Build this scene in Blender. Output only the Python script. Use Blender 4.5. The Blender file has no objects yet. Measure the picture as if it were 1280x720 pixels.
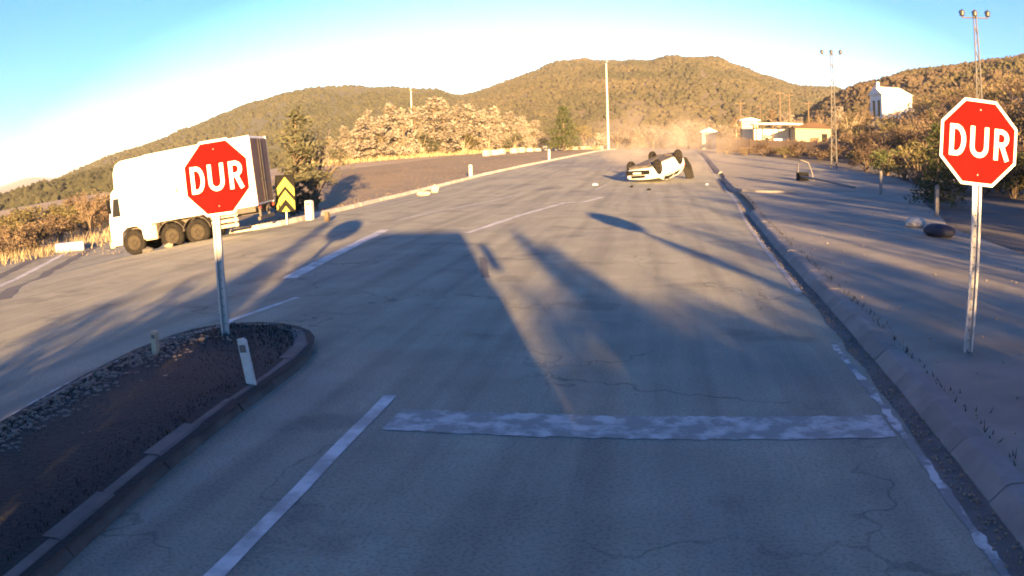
import bpy, bmesh, math, random
import numpy as np
from mathutils import Matrix, Vector, Euler, noise

# ------------------------------------------------------------------ camera, sky, sun, exposure
S = bpy.context.scene
COL = S.collection
R = math.radians
PI = math.pi

CAM_H = 2.4
cd = bpy.data.cameras.new('camera')
cam = bpy.data.objects.new('camera', cd)
COL.objects.link(cam)
cd.type = 'PANO'
cd.panorama_type = 'FISHEYE_EQUISOLID'
cd.sensor_width = 36.0
cd.fisheye_lens = 28.8
cd.fisheye_fov = R(150)
cd.clip_start = 0.05
cd.clip_end = 12000
_p, _r, _yaw = R(9.66), R(-1.617), R(10.0)
_f = Vector((0, math.cos(_p), -math.sin(_p)))
_x = Vector((1, 0, 0))
_u = Vector((0, math.sin(_p), math.cos(_p)))
_rx = _x * math.cos(_r) + _u * math.sin(_r)
_up = _u * math.cos(_r) - _x * math.sin(_r)
_M = Matrix((_rx, _up, -_f)).transposed().to_4x4()
cam.matrix_world = Matrix.Translation((0, 0, CAM_H)) @ Matrix.Rotation(_yaw, 4, 'Z') @ _M
S.camera = cam

SUN_EL, SHADOW_AZ = 7.7, -15.7          # shadows run 15.7 degrees left of the road
sun_rot = R(SHADOW_AZ + 180)
W = bpy.data.worlds.new('World')
S.world = W
W.use_nodes = True
nt = W.node_tree
sky = nt.nodes.new('ShaderNodeTexSky')
sky.sky_type = 'NISHITA'
sky.sun_disc = False
sky.sun_elevation = R(SUN_EL)
sky.sun_rotation = sun_rot
sky.altitude = 200
sky.air_density = 1.0
sky.dust_density = 0.15
sky.ozone_density = 1.5
tint = nt.nodes.new('ShaderNodeMix')
tint.data_type = 'RGBA'
tint.blend_type = 'MULTIPLY'
tint.inputs['Factor'].default_value = 1.0
# white balance of the picture: cool, deepening away from the pale horizon opposite the sun
tcw = nt.nodes.new('ShaderNodeTexCoord')
dot = nt.nodes.new('ShaderNodeVectorMath')
dot.operation = 'DOT_PRODUCT'
dot.inputs[1].default_value = (math.sin(R(-8)), math.cos(R(-8)), 0)
nt.links.new(tcw.outputs['Generated'], dot.inputs[0])
elv = nt.nodes.new('ShaderNodeMapRange')
elv.inputs['From Min'].default_value = 0.998
elv.inputs['From Max'].default_value = 0.80
nt.links.new(dot.outputs['Value'], elv.inputs['Value'])
grad = nt.nodes.new('ShaderNodeMix')
grad.data_type = 'RGBA'
grad.inputs['A'].default_value = (.36, .50, .70, 1)
grad.inputs['B'].default_value = (.056, .183, .39, 1)
sxyz = nt.nodes.new('ShaderNodeSeparateXYZ')
nt.links.new(tcw.outputs['Generated'], sxyz.inputs[0])
zfac = nt.nodes.new('ShaderNodeMapRange')
zfac.inputs['From Min'].default_value = 0.07
zfac.inputs['From Max'].default_value = 0.30
nt.links.new(sxyz.outputs['Z'], zfac.inputs['Value'])
both = nt.nodes.new('ShaderNodeMath')
both.operation = 'ADD'
both.use_clamp = True
nt.links.new(elv.outputs[0], both.inputs[0])
nt.links.new(zfac.outputs[0], both.inputs[1])
nt.links.new(both.outputs[0], grad.inputs['Factor'])
nt.links.new(grad.outputs['Result'], tint.inputs['B'])
nt.links.new(sky.outputs[0], tint.inputs['A'])
nt.links.new(tint.outputs['Result'], nt.nodes['Background'].inputs[0])
nt.nodes['Background'].inputs[1].default_value = 0.12

sl = bpy.data.lights.new('sun', 'SUN')
sl.energy = 5.0
sl.angle = R(0.7)
sl.color = (1.0, 0.60, 0.24)
so = bpy.data.objects.new('sun', sl)
COL.objects.link(so)
_d = Vector((math.sin(R(SHADOW_AZ)) * math.cos(R(SUN_EL)), math.cos(R(SHADOW_AZ)) * math.cos(R(SUN_EL)), -math.sin(R(SUN_EL))))
so.rotation_euler = _d.to_track_quat('-Z', 'Y').to_euler()

S.view_settings.view_transform = 'Standard'
S.view_settings.look = 'None'
S.view_settings.exposure = 3.0
S.view_settings.gamma = 1.0
S.cycles.max_bounces = 6
S.cycles.transparent_max_bounces = 8
S.cycles.volume_step_rate = 1.0
S.cycles.use_denoising = True
S.cycles.filter_width = 1.9

rng = random.Random(7)
nr = np.random.default_rng(11)


# ------------------------------------------------------------------ helpers
def ss(t):
    t = min(1.0, max(0.0, t))
    return t * t * (3 - 2 * t)


def terr(u, v):
    z = 2.1 * ss((v - 35) / 110) * (1 - ss((-u - 40) / 60))
    z -= 14 * ss((-u - 42) / 240)
    z -= 1.2 * ss((-u - 12.5) / 11) * (1 - ss((v - 45) / 40))
    z += 12 * ss((u - 16 - 0.06 * max(v, 0)) / 45) * ss((v - 20) / 60)
    return z


def tag(o, label=None, cat=None, group=None, kind=None):
    if label: o['label'] = label
    if cat: o['category'] = cat
    if group: o['group'] = group
    if kind: o['kind'] = kind
    return o


def empty(name, loc=(0, 0, 0), rot=(0, 0, 0), scale=1.0):
    o = bpy.data.objects.new(name, None)
    COL.objects.link(o)
    o.location = loc
    o.rotation_euler = rot
    o.scale = (scale,) * 3
    o.empty_display_size = 0.2
    return o


class MB:
    """collects shapes; build() links them as one mesh object"""
    def __init__(s):
        s.v, s.f, s.m, s.sm = [], [], [], []

    def add(s, vs, fs, mi=0, smooth=False):
        b = len(s.v)
        s.v += [tuple(v) for v in vs]
        for f in fs:
            s.f.append(tuple(b + i for i in f))
            s.m.append(mi)
            s.sm.append(smooth)
        return s

    def box(s, x0, x1, y0, y1, z0, z1, mi=0, M=None, bev=0.0):
        if bev > 0:
            bm = bmesh.new()
            bmesh.ops.create_cube(bm, size=1)
            for v in bm.verts:
                v.co = Vector(((x0 + x1) / 2 + v.co.x * (x1 - x0), (y0 + y1) / 2 + v.co.y * (y1 - y0), (z0 + z1) / 2 + v.co.z * (z1 - z0)))
            bmesh.ops.bevel(bm, geom=bm.edges[:], offset=bev, segments=2, affect='EDGES', profile=0.6)
            bm.verts.index_update()
            vs = [v.co.copy() for v in bm.verts]
            fs = [[v.index for v in f.verts] for f in bm.faces]
            bm.free()
        else:
            vs = [Vector(p) for p in ((x0, y0, z0), (x1, y0, z0), (x1, y1, z0), (x0, y1, z0), (x0, y0, z1), (x1, y0, z1), (x1, y1, z1), (x0, y1, z1))]
            fs = [(3, 2, 1, 0), (4, 5, 6, 7), (0, 1, 5, 4), (1, 2, 6, 5), (2, 3, 7, 6), (3, 0, 4, 7)]
        if M: vs = [M @ v for v in vs]
        return s.add(vs, fs, mi)

    def prism(s, pts, a, b, axis='y', mi=0, M=None):
        """polygon pts in the plane normal to axis, extruded from a to b"""
        n = len(pts)
        def P(p, t):
            return {'y': (p[0], t, p[1]), 'x': (t, p[0], p[1]), 'z': (p[0], p[1], t)}[axis]
        vs = [Vector(P(p, a)) for p in pts] + [Vector(P(p, b)) for p in pts]
        fs = [tuple(range(n)), tuple(range(2 * n - 1, n - 1, -1))] + [(i, i + n, (i + 1) % n + n, (i + 1) % n) for i in range(n)]
        if M: vs = [M @ v for v in vs]
        return s.add(vs, fs, mi)

    def tube(s, pts, rad, n=8, mi=0, cap=True, smooth=True):
        pts = [Vector(p) for p in pts]
        if not hasattr(rad, '__len__'): rad = [rad] * len(pts)
        vs, fs = [], []
        for i, p in enumerate(pts):
            t = (pts[min(i + 1, len(pts) - 1)] - pts[max(i - 1, 0)]).normalized()
            a = t.orthogonal().normalized() if abs(t.z) > .9 else t.cross(Vector((0, 0, 1))).normalized()
            b = t.cross(a)
            for k in range(n):
                w = 2 * PI * k / n
                vs.append(p + (a * math.cos(w) + b * math.sin(w)) * rad[i])
        for i in range(len(pts) - 1):
            for k in range(n):
                fs.append((i * n + k, i * n + (k + 1) % n, (i + 1) * n + (k + 1) % n, (i + 1) * n + k))
        s.add(vs, fs, mi, smooth)
        if cap:
            s.add(vs[:n], [tuple(range(n))], mi)
            s.add(vs[-n:], [tuple(range(n - 1, -1, -1))], mi)
        return s

    def cyl(s, c, r, h, axis='y', n=20, mi=0, r2=None):
        c = Vector(c)
        d = {'x': Vector((1, 0, 0)), 'y': Vector((0, 1, 0)), 'z': Vector((0, 0, 1))}[axis] * (h / 2)
        return s.tube([c - d, c + d], [r, r if r2 is None else r2], n, mi)

    def lathe(s, prof, n=20, axis='y', c=(0, 0, 0), mi=0, smooth=True):
        """prof: (radius, offset along the axis)"""
        vs, fs = [], []
        for (r, t) in prof:
            for k in range(n):
                w = 2 * PI * k / n
                a, b = r * math.cos(w), r * math.sin(w)
                p = {'y': (a, t, b), 'x': (t, a, b), 'z': (a, b, t)}[axis]
                vs.append((p[0] + c[0], p[1] + c[1], p[2] + c[2]))
        for i in range(len(prof) - 1):
            for k in range(n):
                fs.append((i * n + k, i * n + (k + 1) % n, (i + 1) * n + (k + 1) % n, (i + 1) * n + k))
        return s.add(vs, fs, mi, smooth)

    def ico(s, c, r, sub=1, jit=0.0, mi=0, sq=(1, 1, 1), seed=0):
        bm = bmesh.new()
        bmesh.ops.create_icosphere(bm, subdivisions=sub, radius=1)
        bm.verts.index_update()
        g = random.Random(seed)
        vs = [Vector((v.co.x * sq[0], v.co.y * sq[1], v.co.z * sq[2])) * r * (1 + g.uniform(-jit, jit)) + Vector(c) for v in bm.verts]
        fs = [[v.index for v in f.verts] for f in bm.faces]
        bm.free()
        return s.add(vs, fs, mi)

    def mesh(s, name, mats):
        me = bpy.data.meshes.new(name)
        me.from_pydata(s.v, [], s.f)
        for m in (mats if isinstance(mats, (list, tuple)) else [mats]): me.materials.append(m)
        me.polygons.foreach_set('material_index', s.m)
        me.polygons.foreach_set('use_smooth', s.sm)
        bm = bmesh.new()
        bm.from_mesh(me)
        bmesh.ops.recalc_face_normals(bm, faces=bm.faces[:])
        bm.to_mesh(me)
        bm.free()
        me.update()
        return me

    def build(s, name, mats, parent=None):
        o = bpy.data.objects.new(name, s.mesh(name, mats))
        COL.objects.link(o)
        if parent: o.parent = parent
        return o


def link_mesh(name, me, parent=None):
    o = bpy.data.objects.new(name, me)
    COL.objects.link(o)
    if parent: o.parent = parent
    return o


def copy_tree(o, parent=None):
    c = o.copy()
    COL.objects.link(c)
    if parent: c.parent = parent
    for ch in list(o.children): copy_tree(ch, c)
    return c


def np_mesh(name, verts, faces, mat, smooth=False, mat_idx=None, mats=None):
    """verts (n,3), faces (m,k) arrays -> mesh"""
    me = bpy.data.meshes.new(name)
    n, (m, k) = len(verts), faces.shape
    me.vertices.add(n)
    me.vertices.foreach_set('co', np.asarray(verts, np.float32).ravel())
    me.loops.add(m * k)
    me.loops.foreach_set('vertex_index', faces.astype(np.int32).ravel())
    me.polygons.add(m)
    me.polygons.foreach_set('loop_start', np.arange(m, dtype=np.int32) * k)
    for q in (mats or [mat]): me.materials.append(q)
    if mat_idx is not None: me.polygons.foreach_set('material_index', mat_idx.astype(np.int32))
    me.polygons.foreach_set('use_smooth', np.full(m, smooth))
    me.update(calc_edges=True)
    me.validate()
    return me


ORD = ['first', 'second', 'third', 'fourth', 'fifth', 'sixth', 'seventh', 'eighth', 'ninth', 'tenth', 'eleventh', 'twelfth', 'thirteenth',
       'fourteenth', 'fifteenth', 'sixteenth', 'seventeenth', 'eighteenth', 'nineteenth', 'twentieth', 'twenty-first', 'twenty-second',
       'twenty-third', 'twenty-fourth', 'twenty-fifth', 'twenty-sixth', 'twenty-seventh', 'twenty-eighth', 'twenty-ninth', 'thirtieth']


# ------------------------------------------------------------------ materials
def mat(name, c1, c2=None, scale=4.0, rough=0.85, bump=0.0, bscale=60.0, metal=0.0, detail=6.0, lo=0.35, hi=0.65, c3=None, scale3=0.3, spec=None, rnd=0.0, stretch=None, lo3=.5, hi3=.72):
    m = bpy.data.materials.new(name)
    m.use_nodes = True
    t = m.node_tree
    b = t.nodes['Principled BSDF']
    b.inputs['Roughness'].default_value = rough
    b.inputs['Metallic'].default_value = metal
    if spec is not None: b.inputs['Specular IOR Level'].default_value = spec
    L = t.links.new
    N = t.nodes.new
    tc = N('ShaderNodeTexCoord')
    src = tc.outputs['Object']
    if stretch:
        mp = N('ShaderNodeMapping')
        mp.inputs['Scale'].default_value = stretch
        L(src, mp.inputs[0])
        src = mp.outputs[0]

    def nz(sc, det=detail):
        n = N('ShaderNodeTexNoise')
        n.inputs['Scale'].default_value = sc
        n.inputs['Detail'].default_value = det
        n.inputs['Roughness'].default_value = 0.6
        L(src, n.inputs['Vector'])
        return n.outputs['Fac']

    def ramp(fac, a, c):
        r = N('ShaderNodeMapRange')
        r.inputs['From Min'].default_value = a
        r.inputs['From Max'].default_value = c
        L(fac, r.inputs['Value'])
        return r.outputs[0]

    def mix(fac, a, c):
        x = N('ShaderNodeMix')
        x.data_type = 'RGBA'
        L(fac, x.inputs['Factor'])
        for sock, val in ((x.inputs['A'], a), (x.inputs['B'], c)):
            if isinstance(val, tuple): sock.default_value = (*val, 1)
            else: L(val, sock)
        return x.outputs['Result']
    col = None
    if c2:
        col = mix(ramp(nz(scale), lo, hi), c1, c2)
        if c3: col = mix(ramp(nz(scale3, 4.0), lo3, hi3), col, c3)
    if rnd > 0:
        oi = N('ShaderNodeObjectInfo')
        h = N('ShaderNodeHueSaturation')
        v = N('ShaderNodeMapRange')
        v.inputs['To Min'].default_value = 1 - rnd
        v.inputs['To Max'].default_value = 1 + rnd
        L(oi.outputs['Random'], v.inputs['Value'])
        L(v.outputs[0], h.inputs['Value'])
        if col is None: h.inputs['Color'].default_value = (*c1, 1)
        else: L(col, h.inputs['Color'])
        col = h.outputs[0]
    if col is None: b.inputs['Base Color'].default_value = (*c1, 1)
    else: L(col, b.inputs['Base Color'])
    if bump > 0:
        bp = N('ShaderNodeBump')
        bp.inputs['Strength'].default_value = bump
        bp.inputs['Distance'].default_value = 0.02
        L(nz(bscale, 3.0), bp.inputs['Height'])
        L(bp.outputs[0], b.inputs['Normal'])
    return m


M = {}
def asphalt_mat():
    m = mat('asphalt', (.255, .255, .195), (.325, .32, .245), 0.9, .9, 0, c3=(.205, .204, .188), scale3=.16)
    t = m.node_tree
    L, N = t.links.new, t.nodes.new
    b = t.nodes['Principled BSDF']
    col = b.inputs['Base Color'].links[0].from_socket
    tc = N('ShaderNodeTexCoord')

    def layer(col, fac, dark):
        x = N('ShaderNodeMix')
        x.data_type = 'RGBA'
        x.blend_type = 'MULTIPLY'
        L(fac, x.inputs['Factor'])
        L(col, x.inputs['A'])
        x.inputs['B'].default_value = (*dark, 1)
        return x.outputs['Result']

    def rng_(sock, a, c, lo=0.0, hi=1.0):
        r = N('ShaderNodeMapRange')
        for k, v in (('From Min', a), ('From Max', c), ('To Min', lo), ('To Max', hi)): r.inputs[k].default_value = v
        L(sock, r.inputs['Value'])
        return r.outputs[0]

    def nz(scale, st=None, det=4):
        n = N('ShaderNodeTexNoise')
        n.inputs['Scale'].default_value = scale
        n.inputs['Detail'].default_value = det
        src = tc.outputs['Object']
        if st:
            mp = N('ShaderNodeMapping')
            mp.inputs['Scale'].default_value = st
            L(src, mp.inputs[0])
            src = mp.outputs[0]
        L(src, n.inputs['Vector'])
        return n.outputs['Fac']
    col = layer(col, rng_(nz(1.5, (1.3, .06, 1)), .44, .70), (.68, .68, .70))           # tyre-darkened streaks along the road
    grain = nz(34, None, 6)
    col = layer(col, rng_(grain, .48, .62), (.74, .74, .75))                             # stone aggregate
    col = layer(col, rng_(nz(.55, None, 5), .60, .66), (.72, .72, .74))                  # old spills and patches
    v = N('ShaderNodeTexVoronoi')
    v.feature = 'DISTANCE_TO_EDGE'
    v.inputs['Scale'].default_value = .33
    wob = N('ShaderNodeTexNoise')
    wob.inputs['Scale'].default_value = 1.6
    mxv = N('ShaderNodeVectorMath')
    mxv.operation = 'MULTIPLY_ADD'
    L(tc.outputs['Object'], wob.inputs['Vector'])
    L(wob.outputs['Color'], mxv.inputs[0])
    mxv.inputs[1].default_value = (1.6, 1.6, 0)
    L(tc.outputs['Object'], mxv.inputs[2])
    L(mxv.outputs[0], v.inputs['Vector'])
    mk = N('ShaderNodeMath')
    mk.operation = 'MULTIPLY'
    L(rng_(v.outputs['Distance'], .010, .004), mk.inputs[0])
    L(rng_(nz(.21), .46, .58), mk.inputs[1])
    col = layer(col, mk.outputs[0], (.58, .58, .58))                                     # sealed and open cracks
    L(col, b.inputs['Base Color'])
    bp = N('ShaderNodeBump')
    bp.inputs['Strength'].default_value = .6
    bp.inputs['Distance'].default_value = .02
    L(nz(75, None, 3), bp.inputs['Height'])
    L(bp.outputs[0], b.inputs['Normal'])
    return m


M['asphalt'] = asphalt_mat()
M['asphalt_patch'] = mat('asphalt_patch', (.075, .072, .07), (.11, .105, .10), 1.5, .85, .3, 90)
M['gutter'] = mat('gutter_dirt_shade', (.085, .078, .07), (.14, .13, .118), 2.5, .95, .5, 60)  # dirt tone darkened further by painted kerb shadow
M['paint'] = mat('road_paint', (.58, .57, .54), (.32, .315, .29), 2.6, .75, .1, 80, lo=.42, hi=.62)
M['paint_worn'] = mat('road_paint_worn', (.48, .47, .445), (.245, .24, .215), 4.2, .8, .1, 80, lo=.40, hi=.55, detail=9)
M['paint_flaked'] = mat('road_paint_flaked', (.50, .49, .46), (.20, .198, .185), 3.4, .85, .1, 80, lo=.44, hi=.54)
M['pavement'] = mat('pavement_concrete', (.195, .182, .148), (.255, .238, .19), 0.8, .9, .35, 50, c3=(.135, .125, .10), scale3=.35)
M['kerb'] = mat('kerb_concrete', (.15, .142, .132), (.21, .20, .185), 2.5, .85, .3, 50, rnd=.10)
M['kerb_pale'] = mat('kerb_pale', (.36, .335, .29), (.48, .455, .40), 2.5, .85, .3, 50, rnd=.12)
M['earth'] = mat('dry_earth', (.24, .19, .13), (.33, .265, .18), .35, .95, .6, 8, c3=(.145, .115, .07), scale3=.05)
M['median'] = mat('median_earth', (.165, .125, .072), (.215, .165, .098), .5, .95, .7, 9, c3=(.12, .088, .055), scale3=.08)
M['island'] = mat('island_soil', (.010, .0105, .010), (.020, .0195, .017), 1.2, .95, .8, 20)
M['gravel'] = mat('gravel_stone', (.13, .11, .085), (.26, .22, .17), 30, .9, rnd=.1)
M['right_ground'] = mat('dark_verge_soil', (.060, .050, .040), (.105, .085, .065), .5, .95, .6, 10, c3=(.04, .036, .03), scale3=.1)
M['sign_red'] = mat('sign_red', (.42, .006, .005), (.37, .0055, .0045), 3, .85, .02, 30, spec=.02, c3=(.36, .007, .006), scale3=1.5)
M['sign_white'] = mat('sign_white', (.80, .79, .76), (.70, .69, .66), 5, .7, spec=.15)
M['sign_back'] = mat('sign_back', (.35, .35, .35), (.28, .28, .28), 5, .5, metal=.6)
M['galv'] = mat('galvanised_steel', (.50, .50, .49), (.40, .40, .39), 9, .5, metal=.35)
M['galv_dark'] = mat('dark_steel', (.12, .12, .12), (.17, .16, .15), 9, .6, metal=.3)  # dark steel tone for holes, bolts, frames and small fittings
M['chev_yellow'] = mat('chevron_yellow', (.36, .33, .075), (.31, .285, .065), 4, .85, spec=.05)
M['black'] = mat('black_plate', (.009, .009, .009), (.014, .014, .014), 4, .85, spec=.08)
M['post_white'] = mat('post_white', (.72, .70, .64), (.52, .50, .45), 8, .6)
M['truck_white'] = mat('truck_white', (.80, .79, .77), (.74, .72, .68), 1.2, .4, c3=(.62, .57, .5), scale3=.6)
M['cream'] = mat('dusty_cream', (.52, .44, .30), (.40, .33, .22), 3, .7)
M['dark_metal'] = mat('dark_chassis', (.05, .045, .04), (.09, .075, .06), 5, .7)
M['brown_door'] = mat('rear_door_brown', (.10, .060, .040), (.14, .085, .055), 2, .7)
M['glass'] = mat('dark_glass', (.012, .014, .016), None, rough=.08)
M['rubber'] = mat('rubber', (.011, .0105, .01), (.022, .02, .018), 12, .9, spec=.1)
M['rim'] = mat('wheel_rim', (.055, .048, .038), (.035, .03, .025), 8, .85, spec=.08)
M['car_white'] = mat('car_white', (.80, .80, .79), (.74, .73, .71), 2, .3)
M['underbody'] = mat('underbody', (.055, .048, .042), (.11, .095, .08), 4, .8, bump=.3)
M['lamp_red'] = mat('tail_lamp', (.45, .02, .015), None, rough=.25)
M['lamp_clear'] = mat('head_lamp', (.7, .7, .68), None, rough=.15)
M['pole'] = mat('light_pole', (.62, .58, .52), (.5, .47, .42), 3, .55)
M['steel_pole'] = mat('lattice_steel', (.12, .12, .122), (.09, .09, .09), 4, .7, spec=.15)
M['insulator'] = mat('insulator_dark', (.03, .03, .035), (.05, .05, .05), 4, .4)
M['wood_pole'] = mat('wood_pole', (.12, .088, .058), (.085, .06, .04), 3, .85)
M['house_white'] = mat('house_render_white', (.80, .78, .72), (.72, .70, .64), .6, .85)
M['roof_pale'] = mat('roof_pale', (.74, .72, .66), (.62, .60, .54), .8, .7)
M['roof_brown'] = mat('roof_brown', (.085, .055, .04), (.06, .04, .03), 1, .9, spec=.1)
M['wall_brown'] = mat('boundary_wall_brown', (.060, .045, .040), (.095, .070, .058), .5, .9, .4, 6, rnd=.12)
M['stone'] = mat('pale_stone', (.46, .44, .40), (.34, .32, .29), 5, .85, .4, 15)
M['blue_sack'] = mat('navy_sack', (.010, .012, .028), (.016, .019, .04), 4, .7)
M['bark'] = mat('bark', (.10, .075, .052), (.16, .12, .085), 9, .9, .4, 30)
M['bark_pale'] = mat('bark_pale', (.26, .21, .15), (.34, .28, .2), 9, .9, .4, 30)
M['leaf_tan'] = mat('leaf_tan', (.235, .21, .18), (.18, .16, .13), 1.2, .9, rnd=.14, spec=.1)
M['leaf_green'] = mat('leaf_green', (.042, .060, .022), (.075, .088, .032), 1.4, .85, rnd=.2, spec=.15)
M['leaf_olive'] = mat('leaf_olive', (.085, .078, .038), (.125, .108, .05), 1.4, .9, rnd=.25, spec=.1)
M['leaf_orange'] = mat('leaf_orange', (.105, .078, .054), (.148, .112, .076), 1.2, .9, rnd=.22, spec=.1)
M['leaf_red'] = mat('leaf_russet', (.066, .048, .038), (.096, .07, .053), 1.2, .9, rnd=.22, spec=.1)
M['leaf_grey'] = mat('leaf_greyed', (.058, .062, .040), (.095, .094, .060), 1.3, .9, rnd=.1, spec=.1)
M['hill'] = mat('hill_scrub', (.085, .070, .042), (.12, .097, .058), .012, .95, c3=(.06, .054, .036), scale3=.006)
M['hill_green'] = mat('hill_green_scrub', (.054, .056, .034), (.085, .08, .046), .012, .95, c3=(.075, .08, .035), scale3=.006)
M['hill_russet'] = mat('hill_russet_scrub', (.125, .082, .045), (.17, .115, .062), .03, .95, c3=(.09, .075, .035), scale3=.012)
M['far_hill'] = mat('far_mountain', (.13, .125, .10), (.17, .155, .12), .002, .95)
M['forest'] = mat('forest_canopy', (.044, .043, .027), (.074, .064, .040), .02, .95, c3=(.033, .035, .022), scale3=.009, spec=.1)
M['forest_green'] = mat('forest_canopy_green', (.034, .037, .023), (.054, .052, .031), .02, .95, spec=.1)
M['forest_russet'] = mat('forest_canopy_russet', (.052, .042, .030), (.082, .062, .042), .05, .95, c3=(.075, .07, .03), scale3=.02, spec=.1)
M['straw'] = mat('dry_grass', (.34, .28, .17), (.25, .20, .12), 2, .9, spec=.1)
M['dark_grass'] = mat('dark_grass', (.012, .014, .009), (.024, .024, .015), 3, .9, spec=.1)
M['plum'] = mat('lorry_grey', (.3, .3, .32), (.25, .25, .27), 2, .5)


# ------------------------------------------------------------------ ground, roads, islands
def axis_pts(lims):
    out = []
    for a, b, st in lims: out += list(np.arange(a, b, st))
    out.append(lims[-1][1])
    return np.array(out)


gu = axis_pts([(-6000, -1600, 550), (-1600, -200, 100), (-200, -60, 10), (-60, 60, 1.5), (60, 200, 7), (200, 1600, 100), (1600, 6000, 550)])
gv = axis_pts([(-200, -30, 10), (-30, 160, 1.5), (160, 400, 12), (400, 3000, 130), (3000, 6300, 550)])
gu, gv = gu, gv
U, V = np.meshgrid(gu, gv)
Z = np.array([[terr(a, b) for a in gu] for b in gv]) - 0.012
vv = np.stack([U.ravel(), V.ravel(), Z.ravel()], 1)
ii = np.arange(len(gv) - 1)[:, None] * len(gu) + np.arange(len(gu) - 1)[None, :]
ff = np.stack([ii, ii + 1, ii + 1 + len(gu), ii + len(gu)], -1).reshape(-1, 4)
tag(link_mesh('ground', np_mesh('ground', vv, ff, M['earth'], True)), kind='structure')


def interp(tab, v):
    """piecewise linear u(v)"""
    if v <= tab[0][1]: return tab[0][0]
    for (u0, v0), (u1, v1) in zip(tab, tab[1:]):
        if v <= v1: return u0 + (u1 - u0) * (v - v0) / (v1 - v0)
    return tab[-1][0]


def strip_sheet(name, left, right, v0, v1, dz, m, step=1.0, nu=14, kind='structure', jag=0.0, parent=None):
    """a sheet between two u(v) borders that follows the terrain"""
    vs = list(np.arange(v0, v1, step)) + [v1]
    pts, fs = [], []
    for v in vs:
        a, b = interp(left, v), interp(right, v)
        for k in range(nu + 1):
            u = a + (b - a) * k / nu
            if jag and k in (0, nu): u += rng.uniform(-jag, jag)
            pts.append((u, v, terr(u, v) + dz))
    for i in range(len(vs) - 1):
        for k in range(nu):
            q = i * (nu + 1) + k
            fs.append((q, q + 1, q + nu + 2, q + nu + 1))
    o = link_mesh(name, np_mesh(name, np.array(pts), np.array(fs), m, True), parent)
    if kind: o['kind'] = kind
    return o


KERB_R = [(2.30, -12), (2.40, 2), (2.47, 5), (2.55, 7), (2.62, 9), (2.71, 11.3), (2.83, 15.3), (3.0, 20), (3.35, 27), (4.0, 37), (4.4, 47), (4.95, 59), (5.5, 73), (6.3, 94), (7.0, 130), (7.6, 170)]
MEDIAN = [(-13.64, 27.2), (-13.47, 29.2), (-13.7, 31), (-13.8, 36), (-14.1, 41), (-14.1, 49.5), (-13.7, 64.6), (-12.6, 78), (-10.6, 95), (-8.8, 113), (-7.3, 135), (-6.4, 150), (-5.5, 170)]
off = lambda tab, d: [(u + d, v) for u, v in tab]
ROAD_L = [(-24, -30), (-24, 15), (-27, 23), (-36, 40), (-44, 54), (-46, 58)]

# one asphalt surface: the junction in front and, beyond it, the carriageway between median and right kerb
strip_sheet('road', ROAD_L, off(KERB_R, .10), -30, 27.2, 0.0, M['asphalt'], 1.0, 40)
strip_sheet('road', off(MEDIAN, -.1), off(KERB_R, .10), 27.2, 170, 0.0, M['asphalt'], 1.0, 20)
strip_sheet('side_road', [(-29.2, 27.2), (-36, 40), (-44, 54), (-46, 58)], [(-13.7, 27.2), (-17, 29), (-27.0, 37.0), (-36.5, 50), (-40, 58)], 27.2, 58, 0.0, M['asphalt'], 1.0, 16)

# right pavement with its dark verge
PAVE_R = [(9.5, -12), (9.0, 8), (8.9, 17), (9.3, 24), (10.8, 29), (12.5, 36), (16.5, 45), (18.5, 60), (17.0, 75), (14.0, 95), (12, 110)]
strip_sheet('pavement', off(KERB_R, .30), PAVE_R, -12, 110, 0.135, M['pavement'], 1.0, 12)
strip_sheet('right_verge', off(PAVE_R, -.02), off(PAVE_R, 22), -12, 110, 0.10, M['right_ground'], 1.5, 16)


def poly_sheet(name, outer, dz, m, kind='structure', sub=0.0):
    """flat polygon following the terrain (fan of its centroid rings)"""
    c = np.mean(outer, 0)
    pts, fs = [], []
    n = len(outer)
    rings = 8
    for r in range(rings + 1):
        for p in outer:
            q = c + (np.array(p) - c) * (1 - r / (rings + .3))
            pts.append((q[0], q[1], terr(q[0], q[1]) + dz + sub * math.sin(PI / 2 * r / rings)))
    for r in range(rings):
        for k in range(n):
            fs.append((r * n + k, r * n + (k + 1) % n, (r + 1) * n + (k + 1) % n, (r + 1) * n + k))
    me = bpy.data.meshes.new(name)
    me.from_pydata(pts, [], fs + [tuple(range(rings * n, rings * n + n))])
    me.materials.append(m)
    for p in me.polygons: p.use_smooth = True
    me.update()
    o = link_mesh(name, me)
    if kind: o['kind'] = kind
    return o


ISL_R = [(-3.0, -6), (-3.25, 0), (-3.40, 2), (-3.54, 3.34), (-3.74, 4.97), (-3.90, 6.74), (-3.96, 8.07), (-4.02, 8.6), (-4.12, 9.1), (-4.28, 9.5), (-4.5, 9.85), (-4.8, 10.12), (-5.15, 10.28), (-5.5, 10.33), (-5.85, 10.25), (-6.12, 10.08)]
ISL_L = [(-6.33, 9.8), (-6.45, 9.35), (-6.5, 8.5), (-6.36, 7.1), (-6.10, 5.4), (-5.8, 3.5), (-5.5, 1), (-5.2, -3), (-5.0, -6)]
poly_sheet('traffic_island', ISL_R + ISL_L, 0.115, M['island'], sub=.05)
strip_sheet('median', [(-14.5, 27.6), (-17.5, 29.5), (-27.5, 37.5), (-36.5, 50), (-37, 76), (-33, 86), (-30, 95), (-28, 111), (-25, 140), (-22, 170)], off(MEDIAN, -.30), 27.6, 170, 0.11, M['median'], 1.2, 16)


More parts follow.
